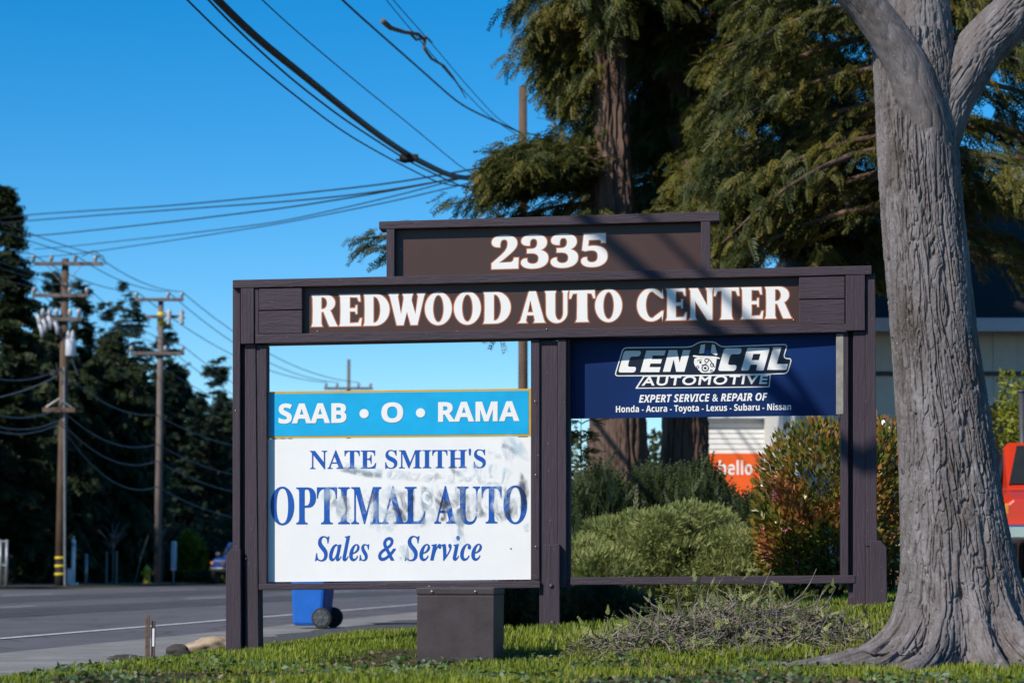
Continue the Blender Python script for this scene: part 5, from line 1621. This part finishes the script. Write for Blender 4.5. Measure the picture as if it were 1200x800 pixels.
# wires from the near pole across the road to the far left
ca1, cb1 = (-.2, 50.0), (-17.4, 86.0)
XG = "wires crossing the road above the sign"
for pts, r, lab in (([(-5, 256), (40, 251), (200, 241), (340, 228), (470, 214), (585, 192)], .020, "uppermost of the five wires crossing the road"),
                    ([(-5, 262), (40, 258), (200, 246), (340, 236), (440, 226), (585, 200)], .020, "second wire from the top of those crossing the road"),
                    ([(20, 277), (60, 275), (200, 260), (340, 243), (470, 222), (585, 198)], .020, "middle wire of those crossing the road"),
                    ([(40, 292), (70, 290), (200, 276), (330, 260), (480, 226), (585, 196)], .014, "second lowest of the wires crossing the road"),
                    ([(30, 302), (80, 299), (200, 282), (330, 262), (480, 232), (585, 205)], .014, "lowest of the wires crossing the road")):
    q_ = [vplane(x, y, ca1, cb1) for x, y in pts]; wire(q_ + [np.array([kb[0] - .03, K_Y - .05, q_[-1][2] + .03])], r, lab, XG)
wire([at(x, y, 50 + .02 * (x - 613)) for x, y in ((613, 156), (640, 160), (668, 162), (720, 164))], .014, "short wire from the near pole into the redwood foliage")
# conductors along the far poles
CG = "conductors strung along the far poles"
p0 = np.array([-20.5, 66.0, 0])
for j, (a, b) in enumerate(((0, 0), (2, 1), (3, 2))):
    A = in1["top"][a]; B = in2["top"][b]; Cc = in3["top"][j]
    st0 = np.array([p0[0] + (A[0] - p1x), p0[1], A[2] + 1.0])
    sag_wire(st0, A, .35, .016, ("left", "middle", "right")[j] + "most top conductor reaching the transformer pole from the edge of view" if j != 1 else "middle top conductor reaching the transformer pole from the edge of view", CG)
    sag_wire(A, B, .3, .016, ("far end", "centre", "near end")[j] + " conductor between the tops of the two left power poles", CG)
    sag_wire(B, Cc, .8, .018, ("lowest", "middle", "uppermost")[j] + " top conductor running from the grey weathered pole behind the sign", CG)
for j in range(3):
    A = in1["mid"][j]; B = in2["low"][j]; Cc = in3["top"][j] - np.array([0, 0, 2.2])
    sag_wire(np.array([p0[0] + (A[0] - p1x), p0[1], A[2] + .9]), A, .35, .014, ("left", "middle", "right")[j] + " lower conductor reaching the transformer pole from the edge of view", CG)
    sag_wire(A, B, .35, .014, ("left", "middle", "right")[j] + " conductor between the second crossarms of the two left power poles", CG)
    sag_wire(B, Cc, .9, .016, ("left", "middle", "right")[j] + " lower conductor running from the grey weathered pole behind the sign", CG)
for j, (y0, y1, y2, s_) in enumerate(((439, 432, 486, .5), (480, 478, 520, .6), (493, 492, 540, .7), (500, 496, 570, .9))):
    A = at(70, y1, P1Y - .35); B = at(184, y2, P2Y - .3)
    sag_wire(at(-40, y0 - 8, 74), A, .4, .022, ("highest", "second highest", "second lowest", "lowest")[j] + " telephone cable reaching the transformer pole from the edge of view", "telephone cables on the far poles")
    sag_wire(A, B, s_, .022, ("highest", "second highest", "second lowest", "lowest")[j] + " telephone cable sagging between the two left poles", "telephone cables on the far poles")
    sag_wire(B, at(330, y2 + 38, 121), .5, .022, ("highest", "second highest", "second lowest", "lowest")[j] + " telephone cable running on behind the sign's left post", "telephone cables on the far poles")
sag_wire(at(-30, 470, 78), at(68, 440, P1Y - .3), .15, .014, "pale guy wire slanting up to the transformer pole", None, "metal_grey")

# ------------------------------------------------------------------ small things along the far side of the road
def edge_pt(px, extra=0.0):
    """point at the far edge of the road seen in photo column px"""
    tx = (px - 600) / FPX
    s_ = -28.9 - extra
    Y = s_ / (tx * math.cos(HEAD) - math.sin(HEAD))
    return np.array([tx * Y, Y, .06])


def zt_at(py, Y): return at(600, py, Y)[2]


p = edge_pt(88); b = empty("bollard", p, "white upright pole with a square foot beside the transformer pole", "bollard")
mb = MB(); mb.tube([p, (p[0], p[1], zt_at(634, p[1]))], .075, 12); mb.build("post", M["white_paint"], b, True)
mb = MB(); mb.box(p + np.array([0, 0, .05]), (.34, .34, .1)); mb.build("foot", M["white_paint"], b, bevel=.01)
mb = MB(); q = np.array([p[0], p[1], zt_at(634, p[1])]); mb.lathe(q, (0, 0, 1), [(0, .09), (.03, .09), (.06, .03), (.2, .03)], 10); mb.build("cap", M["white_paint"], b, True)
p = edge_pt(103); b = empty("marker_post", p, "thin grey post right of the white pole across the road", "post")
mb = MB(); mb.tube([p, (p[0], p[1], zt_at(651, p[1]))], .06, 10); mb.build("shaft", M["metal_grey"], b, True)
mb = MB(); mb.lathe((p[0], p[1], zt_at(651, p[1])), (0, 0, 1), [(0, .07), (.05, .06), (.09, .0)], 10); mb.build("cap", M["metal_grey"], b, True)
p = edge_pt(82); b = empty("small_sign", p, "low white notice on a short post at the foot of the transformer pole", "sign")
mb = MB(); mb.tube([p, (p[0], p[1], zt_at(665, p[1]))], .03, 8); mb.build("post", M["metal_grey"], b, True)
mb = MB(); z1 = zt_at(667, p[1]); mb.box((p[0] + .08, p[1] - .05, z1 - .25), (.2, .02, .55)); mb.build("plate", M["can_grey"], b, bevel=.004)
p = edge_pt(205); b = empty("road_sign", p, "pale road sign on a pole seen edge-on beside the yellow green shrub", "sign")
mb = MB(); mb.tube([p, (p[0], p[1], zt_at(633, p[1]))], .035, 8); mb.build("post", M["can_grey"], b, True)
mb = MB(); z1 = zt_at(634, p[1]); z2 = zt_at(668, p[1]); mb.box((p[0] + .02, p[1] - .06, (z1 + z2) / 2), (.16, .5, z1 - z2)); mb.build("plate", M["can_grey"], b, bevel=.004)
p = edge_pt(174, .3); b = empty("fire_hydrant", p, "yellow fire hydrant left of the grey weathered power pole", "hydrant")
mb = MB(); mb.lathe(p, (0, 0, 1), [(0, .19), (.05, .19), (.06, .14), (.50, .14), (.52, .17), (.56, .17), (.60, .14), (.70, .09), (.74, .03), (.78, .03)], 16); mb.build("barrel", M["hydrant"], b, True)
for dx in (-1, 1): mb = MB(); mb.lathe(p + np.array([0, 0, .42]), (dx, 0, 0), [(.10, .06), (.18, .06), (.19, .075), (.23, .075), (.25, .03)], 10); mb.build("nozzle", M["hydrant"], b, True)
mb = MB(); mb.lathe(p + np.array([0, 0, .36]), (0, -1, 0), [(.10, .08), (.18, .08), (.19, .095), (.23, .095), (.25, .04)], 12); mb.build("nozzle", M["hydrant"], b, True)


def sapling(px, ytop, seed, label, spread_, nb=16, extra=1.0, stakes=True):
    rng = np.random.default_rng(seed); p = edge_pt(px, extra); zt_ = zt_at(ytop, p[1]); root = empty("sapling", p, label, "tree", "bare saplings across the road")
    mb = MB(); H = zt_ - p[2]; mb.tube([p, (p[0] + .03, p[1], p[2] + H * .55), (p[0] - .02, p[1], zt_)], [.04, .03, .01], 7); mb.build("trunk", M["twig"], root, True)
    mb = MB()
    for _ in range(nb):
        h = rng.uniform(.5, .9); a = rng.uniform(0, 6.28); L = rng.uniform(.3, .8) * spread_
        q = np.array([p[0], p[1], p[2] + H * h]); mb.tube([q, q + np.array([math.cos(a) * L * .5, math.sin(a) * L * .5, L * .7]), q + np.array([math.cos(a) * L, math.sin(a) * L, L * 1.1])], [.02, .012, .005], 5)
    mb.build("branches", M["twig"], root, True, fix=False)
    if stakes:
        for dx in (-.22, .18): mb = MB(); mb.tube([p + np.array([dx, -.1, 0]), p + np.array([dx, -.1, H * .62])], .03, 6); mb.build("stake", M["raw_wood"], root)


sapling(134, 622, 3, "bare staked sapling between the two left power poles", 1.0)
sapling(192, 618, 4, "leaning bare sapling just right of the grey weathered pole", 1.3, 10, .6, False)
p = edge_pt(160, 1.0); t_ = p + np.array([.55, 0, zt_at(628, p[1])]); mb = MB(); mb.tube([p, (p + t_) / 2 + np.array([-.05, 0, 0]), t_], [.03, .022, .01], 6)
tag(mb.build("leaning_stake", M["raw_wood"], None, True), "slanting bare stake left of the yellow fire hydrant", "stake")


def far_shrub(px, py, Y, rxp, rzp, mat, label, seed, n=2600, ls=(.12, .25), name="roadside_shrub", group="shrubs across the road"):
    k = Y / FPX; c = at(px, py, Y); rng = np.random.default_rng(seed)
    root = empty(name, (c[0], Y, .06), label, "shrub", group)
    d = rng.normal(size=(n, 3)); d /= np.linalg.norm(d, axis=1, keepdims=True); r = (.7 + .5 * fbm(d * 2 + seed, 3)) * rng.random(n) ** .3
    P = d * r[:, None] * np.array([rxp * k, rxp * k * .8, rzp * k]) + c; P[:, 2] = np.maximum(P[:, 2], .08)
    v, f, a = stamp(LEAF[0] * np.array([1, 1.2, 1]), LEAF[1], P, rot_to(d + rng.normal(size=(n, 3)) * .7, rng, n), rng.uniform(*ls, n), rng)
    mesh_obj("foliage", v, f, mat, root, True, a)
    mb = MB()
    for _ in range(8):
        e = c + rng.normal(size=3) * np.array([rxp, rxp, rzp]) * k * .35; e[2] = max(e[2], .3); mb.tube([(c[0] + rng.normal() * .1, Y, 0), e], [.03, .012], 5)
    mb.build("stems", M["dark_bark"], root, True, fix=False)


far_shrub(222, 652, 108, 20, 30, M["lime_leaf"], "yellow green leafy shrub right of the edge-on road sign", 41)
far_shrub(256, 645, 114, 14, 48, M["shrub_leaf"], "tall mid green shrub beside the sign's left post", 42)
far_shrub(243, 682, 105, 26, 12, M["shrub_leaf"], "low clipped green shrub below the yellow green one", 43, 1800)
far_shrub(40, 664, 93, 14, 12, M["shrub_leaf"], "small olive shrub left of the transformer pole's foot", 44, 1200)
far_shrub(735, 575, 58, 95, 80, M["shrub_leaf"], "large loose shrub showing in the gap between the redwood trunks", 45, 5000, (.10, .2), "leafy_shrub", None)
# pale gate at the far left
p = edge_pt(4, .2); b = empty("metal_gate", p, "grey metal gate frame at the left edge across the road", "gate")
for px in (1.5, 19): q = edge_pt(px, .2); mb = MB(); mb.tube([(q[0], p[1], 0), (q[0], p[1], zt_at(632, p[1]))], .05, 8); mb.build("gate_post", M["metal_grey"], b, True)
q = edge_pt(19, .2)
for yy_ in (634, 662, 688): mb = MB(); mb.tube([(p[0] - 2.2, p[1], zt_at(yy_, p[1])), (q[0], p[1], zt_at(yy_, p[1]))], .03, 6); mb.build("gate_rail", M["metal_grey"], b)
mb = MB()
for xx in np.linspace(p[0] - 2.2, q[0], 26): mb.tube([(xx, p[1], zt_at(688, p[1])), (xx, p[1], zt_at(634, p[1]))], .008, 4)
mb.build("mesh_infill", M["metal_grey"], b)


def house(px0, px1, Y, py_eave, py_ridge, label, name="house"):
    a = at(px0, 600, Y); c = at(px1, 600, Y); ze = zt_at(py_eave, Y); zr = zt_at(py_ridge, Y); D = 7.0
    b = empty(name, ((a[0] + c[0]) / 2, Y + D / 2, .05), label, "house")
    mb = MB(); mb.box(((a[0] + c[0]) / 2, Y + D / 2, ze / 2), (c[0] - a[0], D, ze)); mb.build("wall", M["far_wall"], b)
    mb = MB(); o_ = .4; P = [(a[0] - o_, Y - o_, ze + .004), (c[0] + o_, Y - o_, ze + .004), (c[0] + o_, Y + D + o_, ze + .004), (a[0] - o_, Y + D + o_, ze + .004), (a[0] - o_, Y + D / 2, zr), (c[0] + o_, Y + D / 2, zr)]
    mb.add(P, [(0, 1, 5, 4), (2, 3, 4, 5), (0, 4, 3), (1, 2, 5), (3, 2, 1, 0)]); mb.build("roof", M["shingle"], b)
    for f in (.3, .7):
        x = a[0] + (c[0] - a[0]) * f; mb = MB(); mb.box((x, Y - .02, ze * .55), (1.0, .08, 1.0)); w = mb.build("window", M["white_paint"], b)
        mb = MB(); mb.box((x, Y - .065, ze * .55), (.84, .02, .84)); mb.build("pane", M["glass"], w)


house(232, 262, 128, 634, 618, "pale house glimpsed between shrubs beside the sign's left post")
house(40, 70, 118, 640, 622, "dim pale house behind the transformer pole, deep in tree shade")


# ------------------------------------------------------------------ cars
def loft(sections, mat, name, parent, xf, smooth=True, bevel=0.0):
    """sections: list of closed rings of (x,y,z) with equal count"""
    n = len(sections[0]); V = [xf(p) for s_ in sections for p in s_]; F = []
    for i in range(len(sections) - 1):
        for k in range(n): F.append((i * n + k, i * n + (k + 1) % n, (i + 1) * n + (k + 1) % n, (i + 1) * n + k))
    F.append(tuple(range(n))[::-1]); F.append(tuple((len(sections) - 1) * n + k for k in range(n)))
    mb = MB(); mb.add(V, F); return mb.build(name, mat, parent, False, bevel)


def pickup(c, yaw, paint, name, label, cat, bed=True):
    """length along local x (front at +x), width y"""
    ca, sa = math.cos(yaw), math.sin(yaw)
    xf = lambda p: np.array([c[0] + p[0] * ca - p[1] * sa, c[1] + p[0] * sa + p[1] * ca, c[2] + p[2]])
    root = empty(name, c, label, cat)
    ring = lambda x, w, z0, z1, r=.10: [(x, -w + r, z0), (x, -w, z0 + r), (x, -w * .99, z1 - r), (x, -w + 1.4 * r, z1), (x, w - 1.4 * r, z1), (x, w * .99, z1 - r), (x, w, z0 + r), (x, w - r, z0)]
    loft([ring(-2.5, .86, .55, 1.05), ring(-2.4, .90, .48, 1.08), ring(.4, .91, .45, 1.10), ring(1.2, .90, .45, 1.10), ring(2.1, .88, .5, 1.04), ring(2.4, .82, .55, .95)], paint, "body", root, xf, bevel=.03)
    cab0 = -2.2 if not bed else -1.0
    roof = lambda x, w, z: [(x, -w, 1.08), (x, -w * .84, z - .05), (x, -w * .78, z), (x, w * .78, z), (x, w * .84, z - .05), (x, w, 1.08)]
    cabm = loft([roof(cab0, .84, 1.15), roof(cab0 + .18, .86, 1.70), roof(.30, .86, 1.72), roof(1.05, .84, 1.12)], paint, "cab", root, xf, bevel=.025)
    mb = MB(); mb.hexa([xf(p) for p in ((.37, -.57, 1.66), (.37, .57, 1.66), (.99, .69, 1.16), (.99, -.69, 1.16), (.33, -.57, 1.64), (.33, .57, 1.64), (.95, .69, 1.14), (.95, -.69, 1.14))]); mb.v = [tuple(np.array(v) + np.array([ca * .03, sa * .03, .02])) for v in mb.v]; mb.build("windscreen", M["glass"], root)
    for s_ in (-1, 1):
        mb = MB(); mb.hexa([xf(p) for p in ((cab0 + .25, s_ * .745, 1.62), (.28, s_ * .745, 1.62), (.78, s_ * .85, 1.16), (cab0 + .25, s_ * .85, 1.16), (cab0 + .25, s_ * .70, 1.62), (.28, s_ * .70, 1.62), (.78, s_ * .80, 1.16), (cab0 + .25, s_ * .80, 1.16))]); mb.build("side_window", M["glass"], root)
        mb = MB(); mb.lathe(xf((2.30, s_ * .60, .83)), (ca, sa, 0), [(0, .12), (.06, .12), (.08, .09), (.085, 0)], 18); mb.build("headlight", M["lamp_glass"], root, True)
        mb = MB(); mb.box(xf((2.36, s_ * .79, .83)), (.10, .12, .14), np.array([[ca, sa, 0], [-sa, ca, 0], [0, 0, 1]])); mb.build("indicator", M["amber"], root, bevel=.02)
        mb = MB(); mb.box(xf((.72, s_ * 1.02, 1.22)), (.10, .20, .15), np.array([[ca, sa, 0], [-sa, ca, 0], [0, 0, 1]])); mb.build("mirror", M["dark_plastic"], root, bevel=.03)
        for x in (1.55, -1.6):
            q = xf((x, s_ * .78, .36)); ax = np.array([-sa, ca, 0]) * s_
            mb = MB(); mb.lathe(q - ax * .02, ax, [(0, .24), (0, .34), (.03, .36), (.17, .36), (.20, .34), (.20, .22)], 24); w = mb.build("wheel", M["rubber"], root, False)
            mb = MB(); mb.lathe(q + ax * .05, ax, [(0, .22), (.10, .22), (.12, .18), (.10, .08), (.14, .05), (.14, 0)], 20); mb.build("rim", M["chrome"], w)
    AXc = np.array([[ca, sa, 0], [-sa, ca, 0], [0, 0, 1]])
    mb = MB(); mb.box(xf((2.47, 0, .56)), (.14, 1.72, .18), AXc); mb.build("bumper", M["chrome"], root, bevel=.03)
    mb = MB(); mb.box(xf((2.41, 0, .83)), (.06, .86, .20), AXc); mb.build("grille", M["dark_plastic"], root, bevel=.01)
    return root


tc = at(1262, 690, 28.6)
pickup((7.02, 30.9, .56), R_(-100), M["red_paint"], "red_pickup", "bright red pickup truck parked facing the viewer, partly hidden by the big grey trunk", "pickup truck")
q = at(288, 690, 104)
pickup((q[0], 104, .06), R_(-100), M["car_blue"], "blue_car", "dark blue car parked across the road, mostly behind the sign's left post", "car", bed=False)

# ------------------------------------------------------------------ buildings on the right
BY0 = 40.0
bl_ = at(905, 600, BY0)[0]; br_ = 16.0; ze = zt_at(386, BY0); z0 = .45
bd = empty("grey_building", (9, BY0 + 5, z0), "pale grey sided building under a dark overhanging roof, behind the big trunk", "building")
mb = MB(); x = bl_ + .5; i = 0
while x < br_:
    w = .40; mb.box((x + w / 2, BY0 + .05 + (.012 if i % 2 else 0), (z0 + ze) / 2), (w - .006, .06, ze - z0)); x += w; i += 1
mb.build("wall", M["siding"], bd)
mb = MB(); mb.box(((bl_ + .5 + br_) / 2, BY0 + 5.2, (z0 + ze) / 2 - .02), (br_ - bl_ - .5, 10, ze - z0 - .04)); mb.build("inner_wall", M["siding"], bd)
mb = MB(); mb.box(((bl_ + br_) / 2, BY0 - .62, ze + .02), (br_ - bl_ + .2, .05, .22)); mb.build("fascia", M["can_grey"], bd, bevel=.006)
mb = MB(); mb.box(((bl_ + .5 + br_) / 2, BY0 - .012, ze - (438 - 386) * BY0 / FPX), (br_ - bl_ - .5, .04, .07)); mb.build("trim_band", M["dark_plastic"], bd)
zr = zt_at(215, BY0 + 5)
mb = MB(); P = [(bl_ - .1, BY0 - .6, ze + .14), (br_ + .1, BY0 - .6, ze + .14), (br_ + .1, BY0 + 11, ze + .14), (bl_ - .1, BY0 + 11, ze + .14), (bl_ + 1.6, BY0 + 5.2, zr), (br_ - 1.6, BY0 + 5.2, zr)]
P += [(p_[0], p_[1], p_[2] - .06) for p_ in P[:4]]
mb.add(P, [(0, 1, 5, 4), (2, 3, 4, 5), (3, 0, 4), (1, 2, 5), (9, 8, 7, 6), (0, 6, 7, 1), (1, 7, 8, 2), (2, 8, 9, 3), (3, 9, 6, 0)]); mb.build("roof", M["shingle"], bd)
mb = MB(); fy = 37.2; x0 = at(1128, 600, fy)[0]; zt_f = zt_at(472, fy)
for i in range(22): mb.box((x0 + .08 + i * .165, fy + (.01 if i % 2 else 0), (.45 + zt_f) / 2 - .02 * (i % 3)), (.155, .03, zt_f - .45))
fe = empty("board_fence", (x0 + 1.8, fy, .45), "brown stained board fence in front of the grey building", "fence"); mb.build("boards", M["fence_pink"], fe)
for i in range(3): mb = MB(); mb.box((x0 + .1 + i * 1.75, fy + .08, (.45 + zt_f) / 2), (.1, .1, zt_f - .45)); mb.build("post", M["fence_pink"], fe)
# white ribbed shed with an orange board
HY = 46.0; xa = at(826, 600, HY)[0]; xb = at(897.5, 600, HY)[0]; zh = zt_at(491, HY)
sh = empty("white_shed", ((xa + xb) / 2, HY + 1.2, .5), "small white ribbed shed with an orange lettered board, beside the right redwood trunk", "shed")
mb = MB(); mb.box(((xa + xb) / 2, HY + 1.25, (.5 + zh) / 2), (xb - xa - .02, 2.4, zh - .5))
zc = .55; i = 0
while zc < zh - .1: mb.box(((xa + xb) / 2, HY + .02, zc + .045), (xb - xa, .05, .085)); zc += .10
mb.build("wall", M["white_paint"], sh)
mb = MB(); mb.box(((xa + xb) / 2, HY + 1.2, zh + .05), (xb - xa + .3, 2.8, .10)); mb.build("roof", M["can_grey"], sh, bevel=.01)
OY = HY - .05; oa = at(828, 531, OY); ob = at(891, 600, OY)
mb = MB(); mb.box(((oa[0] + ob[0]) / 2, OY, (oa[2] + ob[2]) / 2 + .05), (ob[0] - oa[0], .03, oa[2] - ob[2] - .1)); osg = mb.build("sign_board", M["orange_sign"], sh)


def plain_text(text, x0, x1, zb_, h, y_, mat, parent):
    V, F = font_poly(text); lo = V.min(0); hi = V.max(0); W = np.stack([x0 + (V[:, 0] - lo[0]) / (hi[0] - lo[0]) * (x1 - x0), np.full(len(V), y_), zb_ + (V[:, 1] - 0) / hi[1] * h], 1)
    mesh_obj("lettering", W, F, mat, parent)


kk = OY / FPX
plain_text(SANS_B("hello"), at(838, 0, OY)[0], at(876.5, 0, OY)[0], zt_at(556, OY), 17 * kk, OY - .02, M["white_paint"], osg)
# bright young tree by the truck
yx = at(1194, 600, 34)[0]
yt = empty("young_tree", (yx, 34, .45), "small tree with bright yellow green leaves above the red pickup", "tree")
mb = MB(); mb.tube([(yx, 34, .3), (yx + .03, 34, 1.6), (yx, 34, 3.2)], [.05, .04, .015], 8); mb.build("trunk", M["dark_bark"], yt, True)
rng = np.random.default_rng(8); n = 1500; d = rng.normal(size=(n, 3)); d /= np.linalg.norm(d, axis=1, keepdims=True)
P = np.array([yx + .05, 34, 2.75]) + d * (rng.random(n) ** .4)[:, None] * np.array([.42, .4, .75]) * (.7 + .6 * fbm(d * 2.2, 2))[:, None]
v, f, a = stamp(LEAF[0] * np.array([1, 1.3, 1]), LEAF[1], P, rot_to(rng.normal(size=(n, 3)), rng, n), rng.uniform(.05, .10, n), rng); mesh_obj("crown", v, f, M["lime_leaf"], yt, True, a)
mb = MB(); q = at(1197, 460, 33); mb.tube([(q[0], 33, .4), (q[0], 33, q[2])], .045, 8)
ro = empty("support_post", (q[0], 33, .45), "dark slender post beside the bright young tree", "post"); mb.build("shaft", M["dark_plastic"], ro, True)
mb = MB(); mb.lathe((q[0], 33, q[2]), (0, 0, 1), [(0, .055), (.03, .055), (.05, .02)], 10); mb.build("cap", M["dark_plastic"], ro, True)
